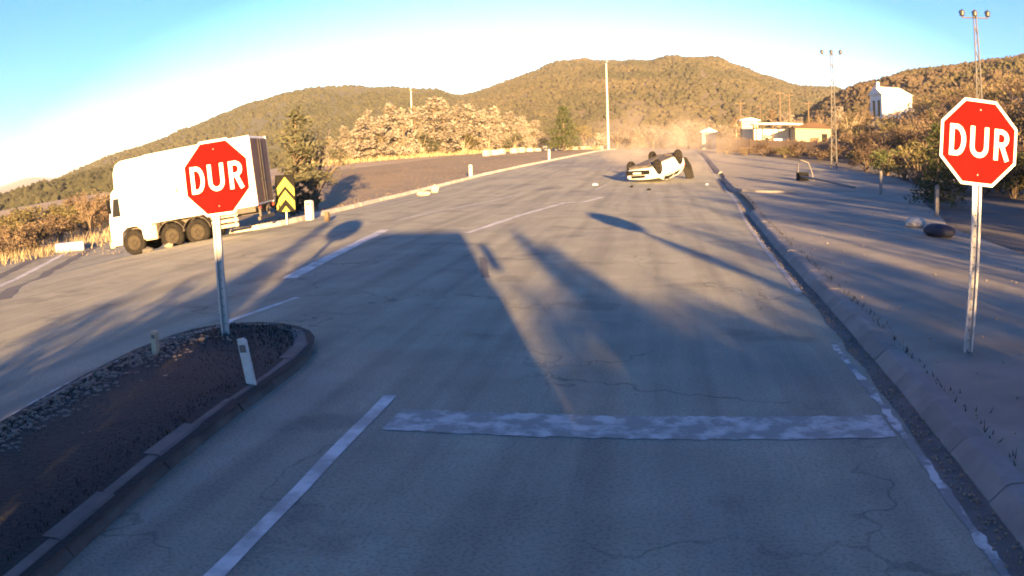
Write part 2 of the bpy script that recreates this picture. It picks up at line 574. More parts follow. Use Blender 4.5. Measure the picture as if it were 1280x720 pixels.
# kerbs: each stone its own object on shared or tapered meshes
def kerb_run(name, path, side, m, h=0.15, face=.17, top=.14, stone=1.0, taper=None):
    """stones along path (u,v); side +1: the raised ground is to the right of the walking direction"""
    root = empty(name)
    root['kind'] = 'structure'
    P = [Vector((p[0], p[1])) for p in path]
    cum = [0]
    for a, b in zip(P, P[1:]): cum.append(cum[-1] + (b - a).length)

    def at(s):
        for i in range(len(P) - 1):
            if s <= cum[i + 1] or i == len(P) - 2:
                return P[i].lerp(P[i + 1], (s - cum[i]) / (cum[i + 1] - cum[i]))
    prof = [(0, -.12), (0, .015), (face * .72, h * .90), (face, h), (face + top, h), (face + top, -.12)]
    s = 0
    n = 0
    while s + .3 < cum[-1]:
        L = stone if s < 60 else stone * 2.5
        e = min(s + L, cum[-1])
        a, b = at(s + .006), at(e - .006)
        d = (b - a).normalized()
        nrm = Vector((d.y, -d.x)) * side
        j = rng.uniform(-.012, .012)
        jz = rng.uniform(-.006, .006)
        vs = []
        for q in (a, b):
            zz = terr(q.x, q.y)
            for (o, z) in prof:
                w = q + nrm * (o + j)
                vs.append((w.x, w.y, zz + z + jz))
        k = len(prof)
        fs = [tuple(range(k)), tuple(range(2 * k - 1, k - 1, -1))] + [(i, i + k, i + k + 1, i + 1) for i in range(k - 1)]
        MB().add(vs, fs).build('kerb_stone', m, root)
        s = e
        n += 1
    return root


def seg(tab, v0, v1, st=2.0):
    vs = list(np.arange(v0, v1, st)) + [v1]
    return [(interp(tab, v), v) for v in vs]


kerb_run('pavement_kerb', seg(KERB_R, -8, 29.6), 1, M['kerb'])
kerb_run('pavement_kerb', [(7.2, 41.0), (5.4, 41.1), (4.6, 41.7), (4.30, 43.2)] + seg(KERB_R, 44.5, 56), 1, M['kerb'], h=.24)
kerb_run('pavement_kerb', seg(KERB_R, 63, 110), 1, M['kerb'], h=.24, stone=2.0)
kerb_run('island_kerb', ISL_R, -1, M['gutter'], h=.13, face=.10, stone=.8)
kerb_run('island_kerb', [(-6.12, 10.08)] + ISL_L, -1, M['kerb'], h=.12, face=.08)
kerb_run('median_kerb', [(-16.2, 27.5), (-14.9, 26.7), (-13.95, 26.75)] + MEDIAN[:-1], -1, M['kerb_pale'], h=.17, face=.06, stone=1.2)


# dark gutter strip along the pavement kerb: dirt with the kerb shadow painted in
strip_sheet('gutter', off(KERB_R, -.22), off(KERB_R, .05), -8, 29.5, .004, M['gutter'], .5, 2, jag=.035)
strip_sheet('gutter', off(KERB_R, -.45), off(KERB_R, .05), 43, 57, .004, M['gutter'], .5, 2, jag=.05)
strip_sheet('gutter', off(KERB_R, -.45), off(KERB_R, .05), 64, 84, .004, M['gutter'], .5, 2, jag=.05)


# painted markings
def ribbon(name, path, w, dz=0.005, m=None, step=.5, kind='structure', jag=0.0):
    P = [Vector(p) for p in path]
    pts = []
    for a, b in zip(P, P[1:]):
        n = max(1, int((b - a).length / step))
        pts += [a.lerp(b, i / n) for i in range(n)]
    pts.append(P[-1])
    vs, fs = [], []
    for i, p in enumerate(pts):
        d = (pts[min(i + 1, len(pts) - 1)] - pts[max(i - 1, 0)]).normalized()
        nn = Vector((-d.y, d.x))
        for sg in (-1, 1):
            q = p + nn * (sg * w / 2 + rng.uniform(-jag, jag))
            vs.append((q.x, q.y, terr(q.x, q.y) + dz))
    for i in range(len(pts) - 1):
        fs.append((2 * i, 2 * i + 1, 2 * i + 3, 2 * i + 2))
    me = bpy.data.meshes.new(name)
    me.from_pydata(vs, [], fs)
    me.materials.append(m or M['paint'])
    me.update()
    o = link_mesh(name, me)
    o['kind'] = kind
    return o


ribbon('stop_line', [(-2.35, 6.80), (-.1, 6.77), (2.16, 6.74)], .60, m=M['paint_worn'], jag=.022, step=.05)
ribbon('lane_line', [(-2.60, 7.5), (-2.54, 5.1), (-2.50, 2.5), (-2.45, -2)], .13, jag=.008)
ribbon('edge_line', [(2.17, 1.0), (2.20, 5), (2.26, 7.5), (2.29, 9.9)], .085, m=M['paint_flaked'], jag=.022, step=.1)
ribbon('edge_line', [(2.5, 13.5), (2.75, 20), (3.1, 27), (3.8, 37), (4.3, 50), (5.2, 73), (6, 100)], .11, m=M['paint_worn'], jag=.01)
ribbon('edge_line', [(-6.22, 9.9), (-6.34, 10.94), (-6.08, 12.87)], .13, jag=.01)
ribbon('edge_line', [(-6.7, 8.9), (-6.6, 7.1), (-6.3, 5.4), (-6.0, 3.2)], .10, m=M['paint_worn'], jag=.02, step=.2)
ribbon('paint_and_sun_strip', [(-7.25, 15.0), (-7.75, 19.0), (-8.45, 24.8)], .32, m=M['paint'], jag=.02)  # sunlit gap between two shadows put in as white paint
ribbon('lane_line', [(-9.1, 28.4), (-8.7, 32), (-7.6, 38), (-6.9, 44)], .20, m=M['paint_worn'], jag=.02)
ribbon('lane_line', [(-5.4, 23.4), (-4.85, 29.2), (-3.9, 36.0)], .20, m=M['paint'], jag=.02)
ribbon('paint_and_sun_strip', [(-3.9, 36.0), (-3.1, 36.3), (-2.9, 37.2), (-2.4, 39.8)], .22, m=M['paint'], jag=.02)
for a in ((-3.2, 46), (-2.4, 58), (-1.4, 72), (-.5, 88)):
    ribbon('lane_line', [a, (a[0] + .35, a[1] + 5)], .18, m=M['paint_worn'], jag=.01)
ribbon('edge_line', off(MEDIAN[3:12], .6), .16, m=M['paint_worn'], jag=.01)
ribbon('side_road_line', [(-19.5, 17.2), (-22.1, 20.9), (-23.9, 24.4), (-27.2, 30.6)], .3, m=M['paint'], jag=.02)
ribbon('tar_strip', [(-13.2, 12.4), (-18, 18.2), (-22.6, 24.2), (-27.7, 34.1)], .5, dz=.004, m=M['asphalt_patch'], jag=.06)
ribbon('tar_strip', [(-20.5, 16.5), (-24.8, 23.5), (-28.4, 30.2), (-32, 38.5)], .55, dz=.004, m=M['asphalt_patch'], jag=.06)
ribbon('tar_strip', [(-3.15, 15.0), (-3.8, 17.9)], .15, dz=.004, m=M['asphalt_patch'], jag=.02, step=.2)
ribbon('tar_strip', [(-6.6, 46.6), (-5.6, 48.4)], .8, dz=.004, m=M['asphalt_patch'], jag=.1)


# ------------------------------------------------------------------ hills
def az_el(a, e, D):
    t = R(a)
    return D * math.sin(t), D * math.cos(t), CAM_H + D * math.tan(R(e))


def hill(name, prof, D, depth, back, m, fm, n_trees, tsize, base_z=-3.0, rough=.06, dome=.75, seed=0):
    """a rise whose crest follows prof (bearing, elevation) at about distance D; front slope of 'depth', back slope of 'back'"""
    a = np.array([p[0] for p in prof], float)
    e = np.array([p[1] for p in prof], float)
    A = np.linspace(a[0], a[-1], 150)
    Eh = np.interp(A, a, e)
    k = np.ones(5) / 5
    Es = np.convolve(np.pad(Eh, 2, mode='edge'), k, 'valid')
    crest = CAM_H + D * np.tan(np.radians(Es))
    T = np.concatenate([np.linspace(-1, 0, 30), np.linspace(0, 1, 14)[1:]])

    def zat(az, t):
        cz = np.interp(az, A, crest)
        if t <= 0:
            sh = 1 - (-t) ** 1.6
            w = noise.noise((az * .16, t * 2.2, seed)) * .8 + noise.noise((az * .5, t * 5, seed + 3)) * .4
            return base_z + (cz - base_z) * (sh + rough * w * min(1, (-t) * 4) * (1 + t) * 4)
        return base_z + (cz - base_z) * (1 - t ** 2)

    def pos(az, t):
        d = D + (t * depth if t <= 0 else t * back)
        return d * math.sin(R(az)), d * math.cos(R(az)), zat(az, t)
    vs = [pos(az, t) for t in T for az in A]
    n = len(A)
    i = np.arange(len(T) - 1)[:, None] * n + np.arange(n - 1)[None, :]
    fs = np.stack([i, i + 1, i + 1 + n, i + n], -1).reshape(-1, 4)
    tag(link_mesh(name, np_mesh(name, np.array(vs), fs, m, True)), kind='structure')
    if not n_trees: return
    # canopy: thousands of small irregular tree crowns
    bm = bmesh.new()
    bmesh.ops.create_icosphere(bm, subdivisions=1, radius=1)
    bm.verts.index_update()
    bv = np.array([v.co[:] for v in bm.verts])
    bf = np.array([[v.index for v in f.verts] for f in bm.faces])
    bm.free()
    g = random.Random(seed + 5)
    VV, FF = [], []
    cnt = 0
    while cnt < n_trees:
        az = g.uniform(A[2], A[-3])
        t = -g.random() ** 1.15 * .93 + .03
        if noise.noise((az * .35, t * 4, seed + 9)) < g.uniform(-.75, .15): 
            if g.random() < .8: continue
        x, y, z = pos(az, t)
        s = tsize * g.uniform(.45, 1.25)
        sq = np.array([1, 1, g.uniform(.7, 1.3)])
        VV.append(bv * sq * s * nr.uniform(.65, 1.25, (len(bv), 1)) + np.array([x, y, z + s * .35]))
        FF.append(bf + cnt * len(bv))
        cnt += 1
    tag(link_mesh(name.replace('hill', 'forest') if 'hill' in name else name + '_forest', np_mesh('forest', np.concatenate(VV), np.concatenate(FF), fm)), kind='stuff')


hill('far_mountain', [(-75, -.5), (-60, -.2), (-52, -.6), (-49.7, -.5), (-46.1, -.15), (-44.9, .17), (-43.7, .36), (-42.6, .15), (-40.9, -.1), (-37, .1), (-30, .3)], 4200, 1200, 900, M['far_hill'], None, 0, 0, base_z=-18, seed=1)
hill('left_hill', [(-80, -1.2), (-62, -1.4), (-53.5, -1.6), (-48.6, -1.35), (-46.2, -1.1), (-43.8, -.66), (-41.4, .05), (-39.6, .7), (-37.9, 1.2), (-35.5, 1.62), (-32.7, 2.4), (-30.9, 2.92), (-29.2, 3.4), (-26.4, 4.2), (-24.7, 4.6), (-23, 4.88), (-21.3, 4.86), (-18.5, 4.5), (-14.1, 3.95), (-11.9, 3.7), (-9.1, 3.1), (-6.3, 2.0), (-3, .8)], 900, 620, 500, M['hill_green'], M['forest_green'], 19000, 1.75, base_z=-24, seed=2)
hill('centre_hill', [(-20, .5), (-18.6, 1.9), (-15.2, 3.1), (-13, 3.63), (-11.8, 3.9), (-9.6, 4.58), (-7.3, 5.3), (-5.1, 5.82), (-2.9, 5.98), (-.6, 5.8), (1, 5.72), (2.2, 5.82), (3.8, 5.7), (5, 5.52), (7.2, 5.0), (9.1, 4.42), (10.5, 4.0), (12.8, 3.75), (15.1, 3.1), (17.3, 2.1), (20, .8)], 1000, 700, 500, M['hill'], M['forest'], 22000, 1.8, base_z=-8, seed=3)
hill('low_hill', [(-70, -1.3), (-56, -1.2), (-50, -1.0), (-46, -.95), (-43.5, -.55), (-41, -.2), (-38, .2), (-34, .6), (-30, .6), (-26, .2), (-22, -.4)], 330, 230, 150, M['hill_green'], M['forest_green'], 8000, 1.6, base_z=-13, seed=6)
hill('right_hill', [(9.9, 1.2), (11.7, 2.9), (13.4, 3.75), (15.1, 4.3), (16.8, 4.75), (17.4, 5.1), (19.2, 5.45), (22.1, 5.9), (24.4, 6.25), (26.8, 6.5), (30.3, 6.8), (36, 7), (45, 6.5), (55, 5)], 360, 190, 200, M['hill_russet'], M['forest_russet'], 11000, 1.0, base_z=2, seed=4)
s_ = MB()
c_ = az_el(3.4, 3.55, 880)


# ------------------------------------------------------------------ trees and bushes
def leaf_cloud(g, clumps, per, size, droop=0.0, up=0.0):
    """leaf-sized quads round clump centres: [(centre, radius)]"""
    C, F = [], []
    n = 0
    for (c, r) in clumps:
        k = max(4, int(per * r * r))
        for _ in range(k):
            while True:
                p = Vector((g.uniform(-1, 1), g.uniform(-1, 1), g.uniform(-1, 1)))
                if p.length < 1: break
            p = p.normalized() * p.length ** .55
            p = Vector(c) + Vector((p.x, p.y, p.z * .85)) * r
            d = Vector((g.uniform(-1, 1), g.uniform(-1, 1), g.uniform(-.7, .7) - droop + up)).normalized()
            w = d.orthogonal().normalized()
            w.rotate(Matrix.Rotation(g.uniform(0, 2 * PI), 3, d))
            s = size * g.uniform(.6, 1.35)
            C += [p - w * s * .32, p + d * s * .55 - w * s * .1, p + d * s, p + d * s * .4 + w * s * .34]
            F.append((n, n + 1, n + 2, n + 3))
            n += 4
    return C, F


def tree_kind(seed, kind):
    """returns (trunk mesh builder, crown vertices, faces) for a tree about 1 unit tall"""
    g = random.Random(seed)
    tr = MB()
    cl = []
    if kind == 'poplar':          # narrow feathery, slightly bare
        h = 1.0
        lean = Vector((g.uniform(-.03, .03), g.uniform(-.03, .03), 0))
        pts = [Vector((0, 0, -.03)), Vector((0, 0, .3)) + lean, Vector((0, 0, .65)) + lean * 1.6, Vector((0, 0, .97)) + lean * 2]
        tr.tube(pts, [.022, .016, .009, .003], 6)
        for i in range(62):
            z = g.uniform(.06, .97)
            w = .30 * (1 - z) ** .75 * (.55 + .45 * min(1, z / .25)) + .02
            a = g.uniform(0, 2 * PI)
            rr = w * g.uniform(.35, 1.0)
            c = Vector((rr * math.cos(a), rr * math.sin(a), z)) + lean * 2 * z
            base = lean * 2 * z * .8 + Vector((0, 0, max(.05, z - .13)))
            if i % 2 == 0: tr.tube([base, base.lerp(c, .6) + Vector((0, 0, -.01)), c], [.006, .004, .0015], 4)
            cl.append((c, g.uniform(.045, .085) * (1.25 - .7 * z)))
        C, F = leaf_cloud(g, cl, 8500, .048, up=.3)
    elif kind == 'pine':          # conical, tiered
        tr.tube([(0, 0, -.03), (0, 0, .5), (0, 0, .98)], [.028, .016, .003], 7)
        for z in np.linspace(.14, .96, 12):
            w = .34 * (1 - z) ** .8 + .015
            m_ = max(3, int(9 * w / .34))
            for k in range(m_):
                a = 2 * PI * k / m_ + g.uniform(-.4, .4)
                q = w * g.uniform(.55, 1.0)
                c = Vector((q * math.cos(a), q * math.sin(a), z - .05 * q + g.uniform(-.02, .02)))
                tr.tube([(0, 0, z), c], [.007, .002], 4)
                cl += [(c, .055 + .05 * w), (c * .6 + Vector((0, 0, z * .4)), .05 + .05 * w)]
        C, F = leaf_cloud(g, cl, 7000, .036, droop=.15)
    elif kind == 'round':         # open broadleaf crown
        tr.tube([(0, 0, -.03), (.01, 0, .18), (.02, .01, .34)], [.034, .026, .020], 8)
        for i in range(9):
            a = 2 * PI * i / 9 + g.uniform(-.3, .3)
            e = Vector((g.uniform(.14, .34) * math.cos(a), g.uniform(.14, .34) * math.sin(a), g.uniform(.5, .9)))
            b = Vector((.015, .005, g.uniform(.2, .34)))
            tr.tube([b, b.lerp(e, .5) + Vector((0, 0, .03)), e], [.015, .010, .003], 5)
            for _ in range(4):
                f = e + Vector((g.uniform(-.13, .13), g.uniform(-.13, .13), g.uniform(-.15, .10)))
                tr.tube([b.lerp(e, .6), f], [.006, .002], 4)
                cl.append((f, g.uniform(.06, .11)))
        C, F = leaf_cloud(g, cl, 5200, .045)
    elif kind == 'bare':          # half bare, drooping grey sprays
        tr.tube([(0, 0, -.03), (.015, 0, .16), (-.01, .01, .30)], [.036, .027, .021], 8)
        for i in range(15):
            a = 2 * PI * i / 15 + g.uniform(-.25, .25)
            q = g.uniform(.16, .42)
            e = Vector((q * math.cos(a), q * math.sin(a), g.uniform(.5, .97)))
            b = Vector((0, 0, g.uniform(.12, .3)))
            mid = b.lerp(e, .5) + Vector((0, 0, .05))
            tr.tube([b, mid, e], [.014, .009, .003], 5)
            for _ in range(6):
                st = mid.lerp(e, g.uniform(0, 1))
                f = st + Vector((g.uniform(-.14, .14), g.uniform(-.14, .14), g.uniform(-.16, .10)))
                tr.tube([st, f], [.005, .0015], 4)
                if g.random() < .75: cl.append((f, g.uniform(.035, .075)))
        C, F = leaf_cloud(g, cl, 6500, .034, droop=.3)
    else:                         # 'bush': low, many stems
        for i in range(12):
            a = 2 * PI * i / 12 + g.uniform(-.3, .3)
            q = g.uniform(.12, .52)
            e = Vector((q * math.cos(a), q * math.sin(a), g.uniform(.45, .95) * (1 - .5 * q)))
            tr.tube([(0, 0, -.04), Vector((e.x * .4, e.y * .4, e.z * .5)), e], [.02, .013, .004], 4)
            for _ in range(3):
                f = e + Vector((g.uniform(-.15, .15), g.uniform(-.15, .15), g.uniform(-.22, .08)))
                cl.append((f, g.uniform(.09, .16)))
        C, F = leaf_cloud(g, cl, 1900, .075, up=.2)
    return tr, C, F


_kinds = {}


def kind_mesh(kind, var, leaf, bark):
    key = (kind, var, leaf, bark)
    if key not in _kinds:
        tr, C, F = tree_kind(hash_seed(kind, var), kind)
        tm = tr.mesh('trunk', M[bark])
        cm = np_mesh('crown', np.array([c[:] for c in C]), np.array(F), M[leaf])
        _kinds[key] = (tm, cm)
    return _kinds[key]


def hash_seed(kind, var):
    return sum(ord(c) for c in kind) * 31 + var


def tree(name, kind, var, leaf, bark, u, v, h, wide=1.0, label=None, cat='tree', group=None, z=None):
    tm, cm = kind_mesh(kind, var, leaf, bark)
    r = empty(name, (u, v, (terr(u, v) if z is None else z) - .02), (0, 0, rng.uniform(0, 6.28)))
    r.scale = (h * wide, h * wide, h)
    tag(r, label, cat, group)
    link_mesh('stems' if kind == 'bush' else 'trunk', tm, r)
    link_mesh('crown', cm, r)
    return r


def polar(az, D):
    return D * math.sin(R(az)), D * math.cos(R(az))


def top_h(az, el, D):
    u, v = polar(az, D)
    return u, v, CAM_H + D * math.tan(R(el)) - terr(u, v)


# the row of sunlit golden trees along the far verge
TAN = [(-22.4, 1.5, 118), (-21.4, 2.2, 121), (-20.5, 2.6, 118), (-19.7, 3.2, 124), (-18.9, 2.8, 120), (-18.1, 3.6, 128), (-17.2, 3.2, 124), (-16.3, 3.35, 132),
       (-15.3, 3.95, 136), (-14.4, 3.65, 130), (-13.6, 3.2, 138), (-12.7, 3.35, 140), (-11.8, 2.95, 144), (-10.9, 3.1, 148), (-10.0, 2.65, 150), (-9.1, 2.4, 156), (-8.2, 2.1, 160)]
for i, (a, e, D) in enumerate(TAN):
    u, v, h = top_h(a, e, D)
    tree('roadside_tree', 'poplar', i % 4, 'leaf_tan', 'bark', u, v, h, 1.35 + .35 * (i % 3) / 2,
         'pale golden feathery tree, %s from the left end of the row on the far verge' % ORD[i], 'tree', 'golden trees along the far verge')
SHR = [(-23.5, .75), (-22, .9), (-20.9, 1.3), (-19.2, 1.5), (-17.6, 1.4), (-16.0, 1.7), (-14.8, 1.5), (-13.1, 1.6), (-11.4, 1.5), (-9.6, 1.2), (-8.4, 1.1), (-7.6, .9)]
for i, (a, e) in enumerate(SHR):
    D = 112 + 3.4 * i
    u, v, h = top_h(a, e, D)
    tree('shrub', 'bush', i % 3, ['leaf_tan', 'leaf_grey', 'leaf_tan', 'leaf_olive'][i % 4], 'bark_pale', u, v, h, 1.15,
         'low dry shrub, %s from the left at the foot of the golden tree row' % ORD[i], 'shrub', 'dry shrubs under the golden trees')
u, v, h = top_h(-6.1, 3.0, 128)
tree('evergreen_tree', 'pine', 1, 'leaf_green', 'bark', u, v, h, 1.35, 'dark green bushy evergreen at the right end of the golden tree row', 'tree')
u, v, h = top_h(-4.7, 1.9, 150)
tree('roadside_tree', 'round', 1, 'leaf_olive', 'bark', u, v, h, 1.0, 'small olive tree beside the dark evergreen, left of the tall light pole', 'tree')
u, v, h = top_h(-3.7, 1.25, 155)
tree('shrub', 'bush', 1, 'leaf_tan', 'bark_pale', u, v, h, 1.2, 'pale yellow cone shaped shrub just left of the tall light pole', 'shrub')
# russet trees behind the wreck
RUS = [(-2.4, 1.2, 190), (-1.6, 1.5, 200), (-.8, 1.3, 186), (.1, 1.6, 205), (.9, 1.9, 210), (1.8, 1.5, 195), (2.6, 1.9, 215), (3.6, 1.6, 205), (4.4, 1.9, 220), (5.3, 1.7, 214)]
for i, (a, e, D) in enumerate(RUS):
    u, v, h = top_h(a, e, D)
    tree('russet_tree', ['round', 'bush', 'poplar'][i % 3], i % 3, ['leaf_tan', 'leaf_orange', 'leaf_tan'][i % 3], 'bark', u, v, h, 1.6,
         'pale russet tree, %s to the right of the tall light pole behind the wreck' % ORD[i], 'tree', 'russet trees behind the wreck')
# trees behind the boundary wall
MID = [(5.9, 2.2, 175), (6.8, 2.4, 190), (7.6, 2.0, 180), (8.5, 2.7, 200), (9.3, 2.3, 185), (10.2, 2.7, 190), (11.0, 2.2, 176), (11.8, 2.8, 190), (12.5, 2.5, 150), (13.2, 3.0, 160), (13.9, 2.6, 140), (14.6, 2.9, 150), (15.4, 2.5, 138), (16.0, 2.1, 125)]
for i, (a, e, D) in enumerate(MID):
    u, v, h = top_h(a, e, D)
    tree('bare_tree', ['poplar', 'bare', 'round'][i % 3], i % 3, ['leaf_orange', 'leaf_tan', 'leaf_olive', 'leaf_orange'][i % 4], 'bark_pale', u, v, h, 1.25,
         'thin autumn tree, %s from the left behind the brown boundary wall' % ORD[i], 'tree', 'autumn trees behind the boundary wall')
for i, (a, e, D) in enumerate([(5.4, .5, 124), (6.2, .9, 128), (7.3, .6, 124), (8.0, .95, 122), (9.0, .55, 120), (9.9, .8, 118), (10.7, .6, 116), (11.9, 1.0, 114), (12.9, .8, 106), (13.8, 1.2, 102)]):
    u, v, h = top_h(a, e, D)
    tree('shrub', 'bush', i % 3, ['leaf_grey', 'leaf_orange', 'leaf_tan', 'leaf_red'][i % 4], 'bark', u, v, h, 1.2,
         'ragged shrub just behind the brown boundary wall, %s from its left end' % ORD[i], 'shrub', 'shrubs behind the boundary wall')
for i, (u, v, h) in enumerate([(9.6, 104, 1.9), (11.6, 100, 1.4), (13.8, 99, 2.0), (15.6, 95, 1.5), (17.4, 96, 2.2), (19.0, 90, 1.6), (20.4, 89, 2.1), (21.8, 84, 1.7), (23, 82, 2.3), (23.4, 76, 1.8)]):
    tree('low_scrub', 'bush', i % 3, ['leaf_red', 'leaf_orange', 'leaf_red', 'leaf_olive'][i % 4], 'bark', u, v, h, 1.5,
         'low dark scrub in front of the brown boundary wall, %s from its left end' % ORD[i], 'shrub', 'scrub in front of the boundary wall')
# russet scrub climbing the right hand slope
SLO = [(14.6, 1.3, 92), (15.4, 1.7, 100), (16.4, 1.5, 88), (17.2, 2.1, 104), (18.0, 1.9, 92), (18.6, 2.6, 110), (19.3, 2.4, 84), (20.2, 3.4, 112), (20.9, 3.2, 90), (21.6, 4.0, 118), (22.3, 3.0, 80), (23.1, 4.3, 112), (23.9, 3.6, 84), (24.7, 4.6, 116), (25.5, 4.0, 86), (26.3, 4.9, 112), (27.2, 4.3, 84), (28.3, 5, 100), (29.5, 4.4, 80)]
for i, (a, e, D) in enumerate(SLO):
    u, v, h = top_h(a, e, D)
    tree('slope_tree', ['round', 'bush', 'bare'][i % 3], i % 3, ['leaf_red', 'leaf_orange', 'leaf_red', 'leaf_olive', 'leaf_red'][i % 5], 'bark', u, v, h, 1.3,
         'reddish brown scrub tree, %s from the left on the right hand slope' % ORD[i], 'tree', 'russet scrub on the right slope')
BSH = [(15.2, .2, 72), (16.6, .5, 66), (17.9, .2, 60), (18.9, .8, 56), (22.0, 1.0, 50), (23.4, .6, 47), (24.6, 1.2, 52), (25.8, .7, 46), (27.0, 1.2, 50), (28.3, .8, 45), (29.6, 1.4, 46)]
for i, (a, e, D) in enumerate(BSH):
    u, v, h = top_h(a, e, D)
    tree('bush', 'bush', i % 3, ['leaf_red', 'leaf_green', 'leaf_red', 'leaf_olive'][i % 4], 'bark', u, v, h, 1.25,
         'dense dark bush, %s from the left along the shaded right verge' % ORD[i], 'bush', 'bushes along the right verge')
u, v, h = top_h(20.3, 2.0, 36)
tree('evergreen_bush', 'pine', 2, 'leaf_green', 'bark', u, v, h, 1.1, 'tall dark evergreen bush just left of the right stop sign', 'bush')
# half bare tree behind the lorry
u, v, h = top_h(-25.3, 3.6, 46)
tree('grey_tree', 'poplar', 2, 'leaf_grey', 'bark', u, v, h, 1.25, 'tall grey green tree rising behind the chevron sign and lorry', 'tree')
u, v, h = top_h(-23.6, 2.3, 52)
tree('half_bare_tree', 'bare', 2, 'leaf_grey', 'bark', u, v, h, 1.0, 'smaller half bare tree to the right of the tall grey green one', 'tree')
# rusty brush on the far left bank
LB = [(-47.6, 42), (-46.6, 47), (-45.6, 43), (-44.7, 50), (-43.7, 46), (-42.8, 53), (-41.9, 50), (-41.0, 57), (-40.1, 53), (-39.2, 60), (-38.3, 58), (-37.3, 64), (-36.4, 60), (-35.2, 68), (-34, 64)]
for i, (a, D) in enumerate(LB):
    u, v = polar(a, D)
    tree('brush', 'bush', i % 3, ['leaf_orange', 'leaf_red', 'leaf_orange', 'leaf_olive'][i % 4], 'bark', u, v, 1.25 + .6 * ((i * 7) % 5) / 4, 1.6,
         'rust brown bush, %s from the left on the bank beyond the side road' % ORD[i], 'bush', 'rusty bushes beyond the side road')
    u, v = polar(a + .4, D + 9)
    tree('brush', 'bush', (i + 1) % 3, ['leaf_olive', 'leaf_orange', 'leaf_olive'][i % 3], 'bark', u, v, 1.6 + .7 * ((i * 5) % 4) / 3, 1.5,
         'olive brown bush, %s from the left in the back row beyond the side road' % ORD[i], 'bush', 'olive bushes behind the rusty ones')
u, v = polar(-39.7, 50)
tree('small_tree', 'round', 2, 'leaf_orange', 'bark', u, v, 2.9, .9, 'small orange tree with visible stems standing above the rusty bushes', 'tree')

# trees behind the camera whose crowns shade the road
SHADE = [('round', 0, 8.3, -13.0, 3.9, 1.3), ('round', 1, 5.9, -12.0, 4.1, 1.1), ('bare', 0, 10.4, -15.0, 4.6, 1.2), ('round', 2, 12.8, -14.0, 4.9, 1.2),
         ('bare', 1, 10.6, -8.5, 5.2, .9), ('bare', 2, 13.0, -3.0, 5.6, 1.0), ('round', 0, 15.5, -4.0, 6.2, 1.1), ('round', 1, 17.5, 4.0, 6.5, 1.2), ('bare', 0, 17.0, 11.0, 5.5, 1.2),
         ('round', 2, 20.5, 14.0, 6.5, 1.2) , ('pine', 3, 7.60, -5.0, 3.8, .75), ('pine', 0, 28, 8, 7.2, 1.0), ('pine', 1, 31.5, 12, 7.4, 1.1), ('pine', 2, 34.5, 6, 8.4, 1.0), ('pine', 0, 38, 14, 8.2, 1.1), ('round', 1, 22, 8, 7, 1.3), ('round', 2, 25, 17, 7, 1.3), ('bare', 0, 23, 1, 7, 1.2)]  # slim pine and far-right trees added to shade the sign post and verge
SHADE_LEAF = {'pine': 'leaf_green', 'round': 'leaf_green', 'bare': 'leaf_grey'}
for i, (k, va, u, v, h, w) in enumerate(SHADE):
    tree('shade_tree', k, va, SHADE_LEAF[k], 'bark', u, v, h, w, 'roadside tree casting long shade over the road, %s behind the camera' % ORD[i], 'tree', 'trees behind the camera')
tree('shade_cypress', 'pine', 3, 'leaf_green', 'bark', -3.45, -1.6, 4.35, .55, 'unseen slim dark conifer added on the traffic island to cast a shadow band', 'tree')  # conifer added out of view to cast the left shadow band
for i, (u, v, h, w) in enumerate([(-3.75, -1.6, 2.7, .62), (-3.4, -1.2, 2.35, .9), (-3.9, -2.6, 2.9, .75), (-4.05, -.9, 2.35, .75), (-4.3, -6.0, 2.8, .7)]):  # bushes added out of view to shade the island and lane beside it
    tree('shade_bush', 'bush', i, 'leaf_green', 'bark', u, v, h, w, 'unseen dense bush added to shade the traffic island, %s behind the camera' % ORD[i], 'bush', 'shade bushes behind the camera')
for i, (k, va, u, v, h, w) in enumerate([('pine', 0, 5.8, -11.5, 4.9, .55), ('pine', 1, 6.5, -12.6, 4.6, .7), ('round', 1, 7.3, -12.0, 3.7, .9), ('round', 2, 8.6, -11.0, 3.5, 1.0), ('pine', 2, 5.4, -10.4, 4.2, .45)]):  # denser trees added out of view to thicken the right-hand shade
    tree('shade_tree', k, va, 'leaf_green', 'bark', u, v, h, w, 'unseen dense tree added for its shade, %s along the shadow wall' % ORD[i], 'tree', 'shade trees along the shadow wall')
gw = empty('shadow_wall', (3.5, -9.2, 0))  # wall added out of view to keep sun off the near road
tag(gw, 'unseen wall added behind the camera to shade the near road', 'wall')
for i in range(8):
    MB().box(2.5 * i, 2.5 * i + 2.49, -.12, .12, -.3, 2.28 + (.12 if i % 2 else 0)).build('panel', M['pavement'], gw)
    MB().box(2.5 * i - .02, 2.5 * i + 2.51, -.17, .17, 2.41, 2.48).build('coping', M['kerb'], gw)
for i, (u, v, h, w) in enumerate([(5.3, -8.0, 3.3, .55), (4.85, -7.9, 3.5, .40), (6.4, -8.1, 3.0, .6), (5.45, -8.4, 2.6, .55), (3.85, -7.7, 2.25, .45)]):  # bushes added to fill sunlit holes in the shade
    tree('shade_wall_bush', 'bush', i % 3, 'leaf_green', 'bark', u, v, h, w, 'unseen tall bush added for shade by the shadow wall, %s behind the lorry' % ORD[i], 'bush', 'shade bushes by the shadow wall')
for i in range(9):  # hedge row added out of view as a low shadow caster
    tree('shade_hedge_bush', 'bush', i % 3, 'leaf_green', 'bark', 4.6 + 1.9 * i, -10.2 + .5 * (i % 2), 2.6 + .35 * (i % 3), 1.15, 'unseen hedge bush added for shade, %s along the kerb behind the camera' % ORD[i], 'bush', 'shade hedge bushes behind the camera')


